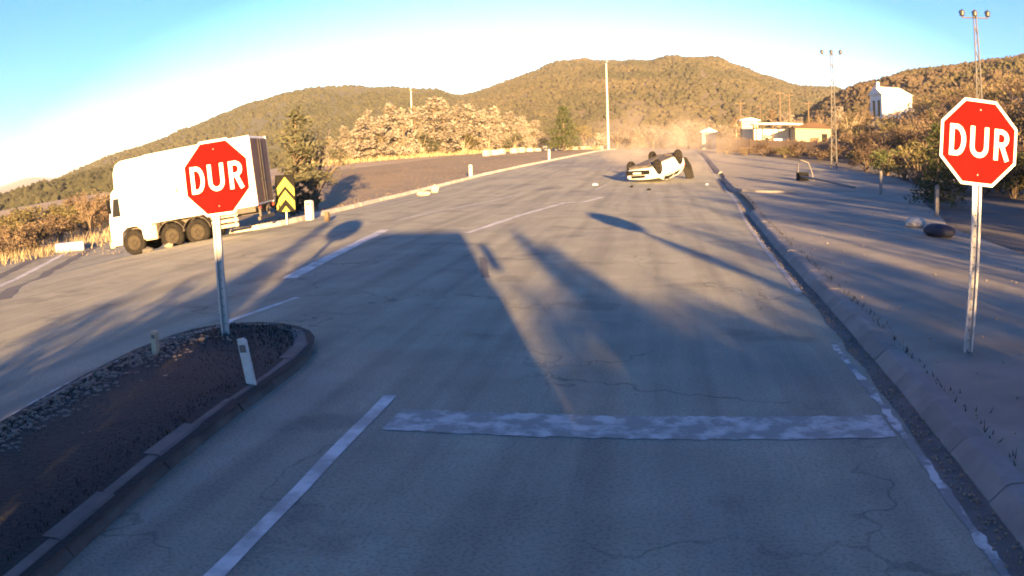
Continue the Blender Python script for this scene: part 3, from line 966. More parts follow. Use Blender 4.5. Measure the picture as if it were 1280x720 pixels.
# ------------------------------------------------------------------ traffic signs and posts
def stroke(mb, pts, w, y0, y1, closed=False, mi=0):
    """flat stroke of width w along pts in x-z, thickness y0..y1"""
    P = [Vector(p) for p in pts]
    n = len(P)
    Lf, Rt = [], []
    for i in range(n):
        a = P[(i - 1) % n] if closed or i > 0 else None
        b = P[(i + 1) % n] if closed or i < n - 1 else None
        d1 = (P[i] - a).normalized() if a is not None else (b - P[i]).normalized()
        d2 = (b - P[i]).normalized() if b is not None else d1
        t = (d1 + d2).normalized()
        nn = Vector((-t.y, t.x))
        k = w / 2 / max(.5, nn.dot(Vector((-d1.y, d1.x))))
        Lf.append(P[i] + nn * k)
        Rt.append(P[i] - nn * k)
    vs = [(p.x, y0, p.y) for p in Lf] + [(p.x, y0, p.y) for p in Rt] + [(p.x, y1, p.y) for p in Lf] + [(p.x, y1, p.y) for p in Rt]
    fs = []
    m = n if closed else n - 1
    for i in range(m):
        j = (i + 1) % n
        fs += [(i, j, n + j, n + i), (i, 2 * n + i, 2 * n + j, j), (n + i, n + j, 3 * n + j, 3 * n + i)]
    if not closed: fs += [(0, n, 3 * n, 2 * n), (n - 1, 3 * n - 1, 4 * n - 1, 2 * n - 1)][:0]
    mb.add(vs, fs, mi)


def arc(cx, cz, rx, rz, a0, a1, n=8):
    return [(cx + rx * math.cos(R(a0 + (a1 - a0) * i / n)), cz + rz * math.sin(R(a0 + (a1 - a0) * i / n))) for i in range(n + 1)]


def stop_sign(u, v, pole_u, zc, hw, yaw, tilt, label):
    r = empty('stop_sign', (pole_u, v, terr(u, v)))
    tag(r, label, 'stop sign', 'octagonal stop signs')
    T = Matrix.Translation((u - pole_u, 0, zc - terr(u, v))) @ Matrix.Rotation(R(yaw), 4, 'Z') @ Matrix.Rotation(-tilt, 4, 'Y')

    def octa(h):
        k = h * math.tan(PI / 8)
        return [(-k, h), (k, h), (h, k), (h, -k), (k, -h), (-k, -h), (-h, -k), (-h, k)]
    b = MB().prism(octa(hw), -.004, .004, 'y')
    pl = b.build('plate', M['sign_white'], r)
    fc = MB().prism(octa(hw * .935), -.007, -.0045, 'y').build('red_face', M['sign_red'], r)
    brs = []
    for zz in (-.25, .25): brs.append(MB().box(-.30, .30, .004, .034, zz * hw * 2 - .02, zz * hw * 2 + .02).build('back_bracket', M['galv'], r))
    s = hw * 1.12
    zt, zb, w = .275 * s, -.275 * s, .098 * s
    ld = MB()
    stroke(ld, [(-.64 * s, zb), (-.64 * s, zt)] + [(-.52 * s, zt)] + arc(-.52 * s, 0, .155 * s, .27 * s, 80, -80, 8) + [(-.52 * s, zb)], w, -.0105, -.0075, True)
    lu = MB()
    stroke(lu, [(-.165 * s, zt + w / 2)] + arc(0, -.10 * s, .165 * s, .17 * s, 180, 360, 9) + [(.165 * s, zt + w / 2)], w, -.0105, -.0075)
    lr = MB()
    stroke(lr, [(.40 * s, zb - w / 2), (.40 * s, zt), (.53 * s, zt)] + arc(.53 * s, .135 * s, .12 * s, .135 * s, 80, -80, 7) + [(.44 * s, 0)], w, -.0105, -.0075)
    stroke(lr, [(.53 * s, -.01 * s), (.67 * s, zb - w / 2)], w, -.0112, -.0076)
    for nm, l in (('letter_d', ld), ('letter_u', lu), ('letter_r', lr)):
        o = l.build(nm, M['sign_white'], fc)
        o.matrix_local = Matrix.Identity(4)
    for zz in (-.5, .5): MB().cyl((0, -.009, zz * s * 1.35), .010, .006, 'y', 8).build('bolt', M['galv_dark'], fc)
    for o in (pl, fc, *brs): o.matrix_local = T
    # U channel post with an open slot towards the road
    p = MB()
    H0, H1 = -.25, zc - terr(u, v) + hw * .55
    p.box(-.042, -.030, .012, .075, H0, H1)
    p.box(.030, .042, .012, .075, H0, H1)
    p.box(-.030, .030, .050, .062, H0, H1)
    p.box(-.058, -.042, .012, .018, H0, H1)
    p.box(.042, .058, .012, .018, H0, H1)
    p.build('post', M['galv'], r)
    hs = MB()
    z = .15
    while z < H1 - .1:
        hs.cyl((0, .0485, z), .011, .003, 'y', 8)
        z += .12
    tag(hs.build('slot_holes', M['galv_dark'], r), kind='stuff')
    MB().cyl((0, .04, .012), .11, .03, 'z', 14, r2=.09).build('footing', M['kerb'], r)
    return r


stop_sign(-5.55, 9.42, -5.60, 2.236, .50, 5.0, .071, 'red octagonal stop sign on the traffic island, in front of the white lorry')
stop_sign(3.78, 8.78, 3.76, 2.535, .485, -4.9, -.066, 'red octagonal stop sign on the right pavement, in front of the russet slope')

# chevron sign
r = empty('chevron_sign', (-13.52, 28.1, terr(-13.5, 28.1) + .1), (0, 0, R(22)))
tag(r, 'yellow and black chevron board on a short post beside the lorry tail', 'road sign')
MB().box(-.37, .37, -.012, .012, .38, 1.78, bev=.008).build('board', M['black'], r)
for z0 in (.70, 1.20):
    MB().prism([(-.35, z0 - .26), (0, z0 + .16), (.35, z0 - .26), (.35, z0 + .06), (0, z0 + .50), (-.35, z0 + .06)], -.018, -.0135, 'y').build('chevron_stripe', M['chev_yellow'], r)
MB().prism([(-.16, .39), (.16, .39), (0, .60)], -.018, -.0135, 'y').build('chevron_stripe', M['chev_yellow'], r)
MB().tube([(0, .05, -.2), (0, .05, 1.7)], .032, 10).build('post', M['post_white'], r)


def post(name, u, v, w, h, m, label, lean=(0, 0), cat='post', t=None, cap=True, dz=.0, yaw=0):
    r = empty(name, (u, v, terr(u, v) + dz), (lean[0], lean[1], yaw))
    tag(r, label, cat)
    t = t or w
    MB().prism([(-w / 2, -.15), (w / 2, -.15), (w / 2, h * .94), (w * .22, h), (-w / 2, h * .985)], -t / 2, t / 2, 'y').build('shaft', m, r)
    if cap:
        MB().box(-w * .36, w * .36, -t / 2 - .006, -t / 2 - .002, h * .70, h * .86).build('reflector', M['galv_dark'], r)
    return r


post('marker_post', -5.98, 8.27, .075, .31, M['cream'], 'short cream marker post on the outer edge of the traffic island', (0, R(3)), 'marker post', dz=.12)
post('marker_post', -4.06, 7.28, .115, .50, M['post_white'], 'taller white marker post standing in the dark soil near the island kerb', (R(2), R(-7)), 'marker post', t=.03, dz=.12, yaw=R(-12))
post('bollard', -13.3, 29.8, .26, .62, M['post_white'], 'small white bollard at the nose of the dark median', cat='bollard', dz=.15)
post('stub_post', -12.0, 28.5, .16, .36, M['wood_pole'], 'short brown stub post on the road beside the median nose', cat='post', cap=False)
post('delineator', -14.0, 62.4, .22, .95, M['post_white'], 'white delineator post on the median kerb left of the wreck', cat='delineator', dz=.1)
post('delineator', -11.4, 91, .20, 1.2, M['post_white'], 'slim white delineator post farther up the median kerb, below the evergreen', cat='delineator', dz=.1)
post('delineator', -8.4, 122, .22, 1.6, M['wood_pole'], 'brown delineator post near the far end of the median', cat='delineator', dz=.1)
post('fence_post', 10.4, 28.2, .13, 1.25, M['kerb'], 'slim concrete fence post on the right pavement edge', cat='post', cap=False)
post('fence_post', 11.9, 41.0, .13, 1.35, M['kerb'], 'slim concrete post in the distance past the dark evergreen bush', cat='post', cap=False)

# bent guard hoop and broken kerb on the pavement
r = empty('broken_rail', (10.3, 53.0, terr(10.3, 53) + .13), (0, 0, R(8)))
tag(r, 'bent pale metal hoop with a rail lying on the right pavement', 'rail')
MB().tube([(-.5, .6, 0), (-.5, .6, 1.1), (-.3, .6, 1.35), (.2, .5, 1.2), (.45, .4, .5), (.5, .3, .0)], .045, 6).build('hoop', M['galv_dark'], r)
MB().box(-.55, .15, .2, .9, -.05, .55, bev=.05).build('base_block', M['black'], r)
MB().tube([(-.4, .4, .3), (-.45, -5, .22), (-.9, -10.5, .12)], .075, 6).build('rail', M['kerb'], r)

# stone and sack on the pavement edge
o = MB().ico((0, 0, .14), .27, 2, .10, sq=(1.25, .9, .62), seed=5).build('stone', M['stone'])
o.location = (8.1, 23.9, .13)
tag(o, 'pale stone lying at the edge of the right pavement', 'stone')
o = MB().ico((0, 0, .16), .40, 3, .03, sq=(1.3, .8, .5), seed=8).build('sack', M['blue_sack'])
o.location = (7.95, 21.3, .13)
o.rotation_euler = (0, 0, R(-50))
tag(o, 'dark navy sack slumped next to the pale stone', 'sack')

# loose debris on the road
g = random.Random(3)
DEB = [(-12.5, 43.6, .36, 'cream', 'flat cream chunk of broken kerb by the median edge'), (-12.7, 46.6, .26, 'cream', 'upright pale shard of panel standing near the median edge'), (-17.4, 24.2, .24, 'galv_dark', 'grey rubble stone lying below the lorry tail'),
       (-3.6, 50.5, .16, 'car_white', 'white bumper fragment on the road left of the wreck'), (-1.2, 47.9, .2, 'black', 'black plastic fragment on the road in front of the wreck'),
       (3.4, 50.2, .14, 'car_white', 'white panel fragment on the road right of the wreck'), (-.2, 45.2, .15, 'black', 'small dark fragment on the road nearest to the camera'), (-16.0, 23.6, .2, 'bark_pale', 'brown rubble stone next to the lorry wheels')]
for i, (u, v, s, m_, lab) in enumerate(DEB):
    mb = MB()
    for k in range(2 if s > .35 else 1):
        mb.ico((g.uniform(-.5, .5) * s, g.uniform(-.5, .5) * s, s * .3), s * g.uniform(.7, 1.0), 1, .28, sq=(1.3, .8, .55 if i != 1 else 1.9), seed=i * 3 + k)
    o = mb.build('debris', M[m_])
    o.location = (u, v, terr(u, v))
    o.rotation_euler = (0, 0, g.uniform(0, 6))
    tag(o, lab, 'debris')
o = MB().box(-.75, .75, -.3, .3, 0, .42, bev=.05).build('concrete_block', M['post_white'])
o.location = (-27.6, 31.4, terr(-27.6, 31.4))
o.rotation_euler = (0, 0, R(38))
tag(o, 'white concrete block lying at the end of the side road line', 'block')


# ------------------------------------------------------------------ wheels
def wheel(parent, loc, rad, width, out):
    """tyre with tread shoulders and a dished rim; out = direction of the outer face along local y"""
    t = MB()
    w = width / 2
    t.lathe([(rad * .60, -w * .9), (rad * .72, -w), (rad * .92, -w * .95), (rad, -w * .62), (rad, w * .62), (rad * .92, w * .95), (rad * .72, w), (rad * .60, w * .9), (rad * .60, -w * .9)], 26)
    for k in range(26):
        a = 2 * PI * k / 26
        Mx = Matrix.Rotation(a, 4, 'Y') @ Matrix.Translation((rad, 0, 0))
        t.box(-.004, .010, -w * .6, w * .6, -.025, .025, M=Mx)
    wl = t.build('wheel', M['rubber'], parent)
    wl.location = loc
    h = MB()
    s = out
    h.lathe([(rad * .61, s * w * .8), (rad * .56, s * w * .88), (rad * .50, s * w * .45), (rad * .22, s * w * .40), (rad * .20, s * w * .75), (.001, s * w * .78)], 22)
    for k in range(8):
        a = 2 * PI * k / 8
        h.cyl((rad * .36 * math.cos(a), s * w * .45, rad * .36 * math.sin(a)), rad * .035, .03, 'y', 6)
    h.build('rim', M['rim'], wl)
    return wl


# ------------------------------------------------------------------ white box lorry on the left
LOR_YAW, LOR_PITCH, LOR_S = R(192), R(5.5), .985
Rm = (Matrix.Rotation(LOR_YAW, 3, 'Z') @ Matrix.Rotation(LOR_PITCH, 3, 'Y'))
rb_world = Vector((-13.02, 24.91, .94))
loc = rb_world - Rm @ Vector((-2.75, 1.12, 1.03)) * LOR_S
lr = empty('box_lorry', loc, (0, LOR_PITCH, LOR_YAW), LOR_S)
tag(lr, 'white box lorry leaning nose down off the road behind the left stop sign', 'lorry')
W_ = 1.12
cargo = MB().box(-2.70, 1.38, -W_, W_, 1.03, 3.46, bev=.02).build('cargo_box', M['truck_white'], lr)
for y in (W_ + .012, -W_ - .012):
    tr_ = MB().box(-2.72, 1.40, y - .014, y + .014, 3.40, 3.475)
    tr_.box(-2.72, 1.40, y - .014, y + .014, 1.02, 1.11)
    for x in (-2.70, 1.36): tr_.box(x - .03, x + .03, y - .016, y + .016, 1.11, 3.40)
    tr_.build('edge_rail', M['truck_white'], lr)
sm_ = MB()
for x in np.arange(-2.2, 1.2, .58): sm_.box(x - .006, x + .006, W_ - .01, W_ + .006, 1.12, 3.39)
sm_.build('panel_seams', M['truck_white'], cargo)
for y0, y1 in ((-1.08, -.01), (.01, 1.08)):
    d = MB().box(-2.735, -2.702, y0, y1, 1.10, 3.38, bev=.008).build('rear_door', M['brown_door'], lr)
    hd = MB()
    yy = y1 - .14 if y0 < 0 else y0 + .14
    hd.tube([(-2.75, yy, 1.12), (-2.75, yy, 3.36)], .012, 6)
    hd.box(-2.775, -2.74, yy - .10, yy + .10, 1.9, 1.93)
    hd.build('locking_bar', M['dark_metal'], d)
ch = MB()
for y in (-.42, .42): ch.box(-2.65, 3.0, y - .05, y + .05, .72, .96)
for x in (-2.3, -1.2, 1.0, 2.0): ch.box(x - .05, x + .05, -.9, .9, .90, 1.025)
ch.build('chassis', M['dark_metal'], lr)
ub = MB()
ub.box(-2.72, -2.62, -1.0, 1.0, .50, .62)
for y in (-.6, .6): ub.box(-2.66, -2.58, y - .04, y + .04, .60, .95)
ub.build('underrun_bar', M['dark_metal'], lr)
for y in (-.92, .92): MB().box(-2.76, -2.725, y - .13, y + .13, .88, .99, bev=.01).build('tail_light', M['lamp_red'], lr)
MB().box(-2.60, -.95, W_ - .07, W_ - .03, .82, 1.0).build('side_rail', M['dark_metal'], lr)
for x, y in ((.72, .90), (-.30, .90), (.72, -.90), (-.30, -.90)):
    wheel(lr, (x, y, .44), .46, .40, 1 if y > 0 else -1)
for x, y in ((2.30, .93), (2.30, -.93)): wheel(lr, (x, y, .44), .46, .28, 1 if y > 0 else -1)
for x in (.72, -.30):
    mg = MB()
    pts = arc(0, 0, .56, .56, 10, 170, 10)
    inn = arc(0, 0, .54, .54, 10, 170, 10)
    for i in range(10):
        mg.prism([(pts[i][0] + x, pts[i][1] + .44), (pts[i + 1][0] + x, pts[i + 1][1] + .44), (inn[i + 1][0] + x, inn[i + 1][1] + .44), (inn[i][0] + x, inn[i][1] + .44)], .68, 1.11, 'y')
    mg.build('mudguard', M['dark_metal'], lr)
ft = MB().box(1.28, 1.80, .62, 1.10, .42, .96, bev=.06)
ft.build('fuel_tank', M['cream'], lr)
sg = MB()
for z in (.42, .60, .78): sg.box(-1.9, -.9, 1.06, 1.09, z, z + .11)
for x in (-1.8, -1.0): sg.box(x - .03, x + .03, 1.03, 1.06, .40, 1.0)
sg.build('side_guard', M['cream'], lr)
# cab: side profile with raked screen, extruded, and roof fairing
cabp = [(1.48, .50), (1.86, .50), (1.90, .86), (2.10, 1.02), (2.50, 1.02), (2.74, .86), (2.80, .42), (3.16, .42), (3.22, .60), (3.20, 1.35), (2.98, 2.32), (2.86, 2.44), (1.48, 2.46)]
cab = MB().prism(cabp, -1.08, 1.08, 'y').build('cab', M['truck_white'], lr)
bm = bmesh.new(); bm.from_mesh(cab.data)
bmesh.ops.bevel(bm, geom=[e for e in bm.edges if abs(e.verts[0].co.y - e.verts[1].co.y) < 1e-4], offset=.035, segments=2, affect='EDGES')
bm.to_mesh(cab.data); bm.free()
MB().prism([(1.41, 2.462), (2.84, 2.462), (2.80, 3.05), (2.68, 3.32), (2.45, 3.44), (1.41, 3.46)], -.98, .98, 'y').build('roof_fairing', M['truck_white'], lr)
MB().prism([(3.205, 1.42), (3.225, 1.42), (3.02, 2.26), (3.0, 2.26)], -.95, .95, 'y').build('windscreen', M['glass'], lr)
for sd in (1, -1):
    a, b = (1.083, 1.092) if sd > 0 else (-1.092, -1.083)
    dr = MB().prism([(2.50, 1.10), (3.06, 1.14), (3.08, 1.36), (2.92, 2.20), (2.50, 2.22)], a, b, 'y').build('door', M['truck_white'], lr)
    a2, b2 = (1.093, 1.098) if sd > 0 else (-1.098, -1.093)
    MB().prism([(2.66, 1.46), (3.03, 1.46), (2.90, 2.12), (2.66, 2.12)], a2, b2, 'y').build('window', M['glass'], dr)
    MB().box(2.56, 2.68, a2, b2 + .02, 1.30, 1.34).build('handle', M['dark_metal'], dr)
    mr = MB()
    y = 1.24 * sd
    mr.box(3.02, 3.09, y - .10, y + .10, 1.62, 2.12, bev=.02)
    mr.tube([(2.98, 1.06 * sd, 2.15), (3.05, y, 2.10)], .014, 6)
    mr.tube([(3.04, 1.06 * sd, 1.58), (3.05, y, 1.65)], .014, 6)
    mr.build('mirror', M['black'], lr)
    MB().box(3.22, 3.26, .62 * sd - .2, .62 * sd + .2, .62, .80, bev=.012).build('headlight', M['lamp_clear'], lr)
MB().box(3.10, 3.30, -1.10, 1.10, .36, .58, bev=.03).build('bumper', M['cream'], lr)
MB().box(3.215, 3.235, -.6, .6, .86, 1.22).build('grille', M['black'], lr)
MB().box(.18, .30, W_ + .002, W_ + .02, 1.95, 2.10, bev=.005).build('latch_plate', M['galv_dark'], lr)


# ------------------------------------------------------------------ white car lying on its roof
cr = empty('overturned_car', (0, 0, 0))
tag(cr, 'white car lying upside down on the road with wheels in the air', 'car')
# half sections (y, z) of the body along x; upright coordinates, flipped by the root
SEC = [(-2.02, [(.0, .42), (.62, .42), (.74, .52), (.76, .72), (.70, .90), (.0, .93)]),
       (-1.80, [(.0, .26), (.70, .26), (.82, .42), (.84, .74), (.78, .98), (.0, 1.00)]),
       (-1.10, [(.0, .20), (.72, .20), (.85, .40), (.87, .74), (.80, .97), (.0, .99)]),
       (.00, [(.0, .18), (.72, .18), (.85, .38), (.87, .72), (.81, .93), (.0, .95)]),
       (.95, [(.0, .18), (.72, .18), (.86, .38), (.87, .70), (.80, .90), (.0, .94)]),
       (1.60, [(.0, .22), (.70, .22), (.84, .40), (.85, .66), (.72, .82), (.0, .87)]),
       (1.95, [(.0, .26), (.60, .26), (.72, .40), (.74, .60), (.62, .74), (.0, .78)]),
       (2.06, [(.0, .32), (.48, .32), (.60, .42), (.60, .56), (.52, .66), (.0, .68)])]
mb = MB()
vs, fs = [], []
for x, hs in SEC:
    ring = [(x, y, z) for y, z in hs] + [(x, -y, z) for y, z in hs[-2:0:-1]]
    vs += ring
nR = len(vs) // len(SEC)
for i in range(len(SEC) - 1):
    for k in range(nR):
        fs.append((i * nR + k, i * nR + (k + 1) % nR, (i + 1) * nR + (k + 1) % nR, (i + 1) * nR + k))
fs += [tuple(range(nR)), tuple(range((len(SEC) - 1) * nR, len(SEC) * nR))]
mb.add(vs, fs, 0, True)
body = mb.build('body', M['car_white'], cr)
GH = [(-1.86, .76, .97), (-1.55, .66, 1.16), (-1.30, .60, 1.24), (.05, .60, 1.22), (.42, .62, 1.16), (1.12, .76, .90)]
vs, fs = [], []
for x, y, z in GH: vs += [(x, y, z), (x, -y, z), (x, .80 if -1.8 < x < 1 else y, .93), (x, -(.80 if -1.8 < x < 1 else y), .93)]
for i in range(len(GH) - 1):
    a, b = i * 4, i * 4 + 4
    fs += [(a, a + 1, b + 1, b), (a, b, b + 2, a + 2), (a + 1, a + 3, b + 3, b + 1)]
MB().add(vs, fs, 0).build('roof', M['car_white'], cr)
for sd in (1, -1):
    for pts in ([(-1.40, .975), (-.58, .975), (-.60, 1.17), (-1.18, 1.18)], [(-.50, .975), (.78, .97), (.34, 1.12), (.05, 1.17), (-.50, 1.17)]):
        q = []
        for (x, z) in pts:
            yy = .80 + (.60 - .80) * (z - .93) / .30
            q += [(x, sd * (yy + .012), z)]
        n = len(q)
        q2 = [(x, y - sd * .02, z) for x, y, z in q]
        MB().add(q + q2, [tuple(range(n)), tuple(range(2 * n - 1, n - 1, -1))] + [(i, (i + 1) % n, n + (i + 1) % n, n + i) for i in range(n)]).build('window', M['glass'], cr)
MB().add([(.47, .56, 1.15), (.47, -.56, 1.15), (1.08, -.68, .955), (1.08, .68, .955), (.50, .56, 1.165), (.50, -.56, 1.165), (1.11, -.68, .97), (1.11, .68, .97)],
         [(0, 1, 2, 3), (7, 6, 5, 4), (0, 4, 5, 1), (2, 6, 7, 3), (1, 5, 6, 2), (0, 3, 7, 4)]).build('windscreen', M['glass'], cr)
fl = MB()
fl.box(-1.8, 1.75, -.66, .66, .13, .20)
fl.tube([(-1.95, .35, .15), (-.9, .30, .13), (.2, .05, .12), (1.2, .0, .13)], .035, 8)
fl.box(-1.75, -1.25, -.5, .05, .07, .15, bev=.03)
fl.box(-1.35, -1.22, -.72, .72, .16, .26)
fl.box(1.18, 1.32, -.74, .74, .12, .24)
fl.box(.7, 1.7, -.38, .38, .09, .16, bev=.03)
fl.build('underbody', M['underbody'], cr)
for x, y in ((1.25, .76), (1.25, -.76), (-1.28, .76), (-1.28, -.76)):
    sd = 1 if y > 0 else -1
    MB().cyl((x, sd * .845, .30), .385, .06, 'y', 22).build('wheel_arch', M['black'], cr)
    wheel(cr, (x, sd * .80, .24 if x > 0 else .20), .345, .23, sd)
MB().box(1.97, 2.11, -.70, .70, .26, .49, bev=.03).build('bumper', M['black'], cr)
gr = MB()
gr.box(2.0, 2.066, -.42, .42, .51, .66)
for z in (.53, .58, .63): gr.box(2.066, 2.08, -.42, .42, z - .01, z + .012)
gr.build('grille', M['black'], cr)
for y in (-.52, .52): MB().box(1.94, 2.04, y - .13, y + .13, .53, .66, bev=.02).build('headlight', M['lamp_clear'], cr)
MB().box(2.112, 2.125, -.24, .24, .34, .43).build('number_plate', M['post_white'], cr)
for y in (-.66, .66): MB().box(-2.05, -1.97, y - .09, y + .09, .62, .90, bev=.015).build('tail_light', M['lamp_red'], cr)
for sd in (1, -1): MB().box(.60, .72, sd * .86, sd * 1.02, .92, 1.04, bev=.02).build('mirror', M['black'], cr)
for x in (-.54, .80):
    for sd in (1, -1): MB().box(x - .008, x + .008, sd * .862, sd * .874, .40, .76).build('door_seam', M['black'], cr)
# bonnet lid sprung open and bent at the crushed end
CAR_YAW = R(242)
cr.rotation_euler = (R(180 + 4), R(11), CAR_YAW)
cr.scale = (1.23, 1.23, 1.23)
bpy.context.view_layer.update()
mw = cr.matrix_world
zmin = min((mw @ Vector(c)).z for o in cr.children if o.type == 'MESH' for c in [v.co for v in o.data.vertices] if 'wheel' not in o.name)
cr.location = (.18, 54.6, terr(.18, 54.6) - zmin - .03)
# torn tailgate standing up behind
r = empty('torn_tailgate', (2.75, 57.4, terr(2.75, 57.4)), (R(0), R(-18), R(30)))
tag(r, 'dark torn tailgate propped upright against the wrecked car', 'car panel')
MB().prism([(-.35, 0), (.25, 0), (.30, .85), (.1, 1.55), (-.2, 1.65), (-.4, 1.0)], -.05, .05, 'y').build('panel', M['rubber'], r)
MB().prism([(-.25, .9), (.18, .9), (.05, 1.42), (-.18, 1.48)], -.065, -.052, 'y').build('window', M['glass'], r)

# ------------------------------------------------------------------ poles
def light_pole(u, v, h, label):
    r = empty('light_pole', (u, v, terr(u, v)), (0, 0, R(-80)))
    tag(r, label, 'light pole')
    MB().tube([(0, 0, -.3), (0, 0, h * .5), (0, 0, h)], [.20, .15, .10], 10).build('mast', M['pole'], r)
    MB().box(-.3, .3, -.3, .3, -.2, .12, bev=.03).build('base_plate', M['kerb'], r)
    MB().tube([(0, 0, h - .05), (.25, 0, h + .05), (.75, 0, h + .08)], [.06, .05, .04], 6).build('arm', M['pole'], r)
    MB().box(.70, 1.25, -.13, .13, h + .03, h + .14, bev=.03).build('lamp_head', M['galv'], r)


u, v = polar(-3.0, 138)
light_pole(u, v, CAM_H + 138 * math.tan(R(6.0)) - terr(u, v), 'tall pale light pole rising in front of the centre hill')
u, v = polar(-16.65, 160)
light_pole(u, v, CAM_H + 160 * math.tan(R(4.45)) - terr(u, v), 'pale light pole standing among the golden trees')


def power_pole(az, D, top_el, label, sc):
    u, v, h = top_h(az, top_el, D)
    r = empty('power_pole', (u, v, terr(u, v)), (0, 0, R(-az + 4)))
    tag(r, label, 'power pole', 'three armed power poles')
    h -= .35
    m = MB()
    for sx in (-1, 1):
        for sy in (-1, 1):
            m.tube([(sx * .24 * sc, sy * .24 * sc, -.3), (sx * .07 * sc, sy * .07 * sc, h)], .05 * sc, 4)
    m.build('mast', M['steel_pole'], r)
    br = MB()
    z = .4
    k = 0
    while z < h - .7:
        w0, w1 = (.24 - .17 * z / h) * sc, (.24 - .17 * (z + .7) / h) * sc
        s_ = 1 if k % 2 else -1
        for sy in (-1, 1): br.tube([(-s_ * w0, sy * w0, z), (s_ * w1, sy * w1, z + .7)], (.028) * sc, 4)
        for sx in (-1, 1): br.tube([(sx * w0, -s_ * w0, z), (sx * w1, s_ * w1, z + .7)], .02 * sc, 4)
        z += .7
        k += 1
    br.build('bracing', M['steel_pole'], r)
    MB().tube([(-.78 * sc, 0, h - .08), (.78 * sc, 0, h - .08)], .045 * sc, 6).build('crossarm', M['steel_pole'], r)
    bc = MB().tube([(-.25 * sc, 0, h * .70), (.25 * sc, 0, h * .70)], .04 * sc, 6)
    bc.build('step_bar', M['steel_pole'], r)
    for x in (-.75, 0, .75):
        MB().lathe([(.02, 0), (.11, .03), (.17, .10), (.13, .16), (.20, .24), (.15, .32), (.05, .40), (.001, .42)], 10, 'z', (x * sc, 0, h - .03)).build('insulator', M['insulator'], r)


power_pole(23.35, 46, 9.75, 'large three armed power pole rising above the right stop sign', 1.0)
power_pole(12.85, 72, 6.85, 'slim three armed power pole left of the white house', 1.1)
WP = [(6.3, 3.25, 150), (7.7, 3.05, 158), (9.1, 4.0, 150), (9.75, 3.85, 156), (11.1, 3.3, 160)]
for i, (a, e, D) in enumerate(WP):
    u, v, h = top_h(a, e, D)
    r = empty('utility_pole', (u, v, terr(u, v)), (0, 0, R(-a + 10 * (i % 3))))
    tag(r, 'plain wooden utility pole, %s from the left behind the boundary wall' % ORD[i], 'utility pole', 'wooden poles behind the wall')
    MB().tube([(0, 0, -.3), (0, 0, h)], [.20, .13], 8).build('mast', M['wood_pole'], r)
    MB().box(-.9, .9, -.06, .06, h - .55, h - .40).build('crossarm', M['wood_pole'], r)
    for x in (-.8, 0, .8): MB().cyl((x, 0, h - .30), .07, .2, 'z', 6).build('insulator', M['insulator'], r)

# ------------------------------------------------------------------ buildings
D = 160
u0, v0 = polar(16.35, D)
u1, v1 = polar(18.5, D - 1)
zb = CAM_H + D * math.tan(R(2.2))
wv = Vector((u1 - u0, v1 - v0, 0))
yaw = R(10)
hw = wv.length * 1.12
r = empty('hillside_house', (u0, v0, zb), (0, 0, yaw))
tag(r, 'white house on the slope with a dark shaded gable end', 'house')
hh, dp, rr_ = 4.7, 5.5, 1.6
MB().box(0, hw, 0, dp, -2.5, hh).build('wall', M['house_white'], r)
ro = MB()
ro.add([(-.35, -.35, hh - .02), (hw + .3, -.35, hh - .02), (hw + .3, dp + .35, hh - .02), (-.35, dp + .35, hh - .02), (-.35, dp / 2, hh + rr_), (hw - 1.3, dp / 2, hh + rr_)],
       [(0, 1, 5, 4), (1, 2, 5), (2, 3, 4, 5), (3, 0, 4), (0, 3, 2, 1)])
ro.build('roof', M['roof_pale'], r)
MB().box(-.25, .35, dp * .3, dp * .3 + .6, hh + .5, hh + 2.4).build('chimney', M['house_white'], r)
for y in (.9, 3.2):
    wn = MB().box(-.03, .0, y, y + 1.1, .4, 3.6).build('window', M['galv_dark'], r)
    MB().box(-.045, -.031, y + .08, y + 1.02, .5, 3.5).build('pane', M['glass'], wn)
for x in (1.2, 3.6):
    wn = MB().box(x, x + .8, -.03, -.0, 1.7, 2.9).build('window', M['house_white'], r)
    MB().box(x + .07, x + .73, -.045, -.031, 1.78, 2.82).build('pane', M['roof_pale'], wn)
MB().box(hw + .31, hw + .9, .5, 3.5, -2.5, 2.2).build('porch', M['house_white'], r)


def shed(az, D, w, h, dp, name, label, wallm, roofm, cat, open_=False, rise=.5):
    u, v = polar(az, D)
    r = empty(name, (u, v, terr(u, v)), (0, 0, R(-az + 8)))
    tag(r, label, cat)
    if open_:
        for x in np.linspace(-w / 2 + .2, w / 2 - .2, 4):
            for y in (.2, dp - .2): MB().box(x - .1, x + .1, y - .1, y + .1, -.2, h).build('column', M['wood_pole'], r)
        MB().box(-w / 2 + .3, w / 2 - .3, dp - .5, dp - .3, -.2, h - .4).build('wall', wallm, r)
        MB().box(-w / 2 + .4, w / 2 - .4, .5, 1.3, -.1, h * .45, bev=.1).build('counter', M['house_white'], r)
    else:
        MB().box(-w / 2, w / 2, 0, dp, -.2, h).build('wall', wallm, r)
        MB().box(-w * .1, w * .14, -.04, 0, -.1, min(2.0, h * .75)).build('door', M['brown_door'], r)
        if w > 4: MB().box(w * .24, w * .40, -.04, 0, h * .4, h * .75).build('window', M['glass'], r)
    MB().prism([(-w / 2 - .4, h), (w / 2 + .4, h), (w / 2 + .4, h + .18), (0, h + .18 + rise), (-w / 2 - .4, h + .18)], -.5, dp + .4, 'y').build('roof', roofm, r)


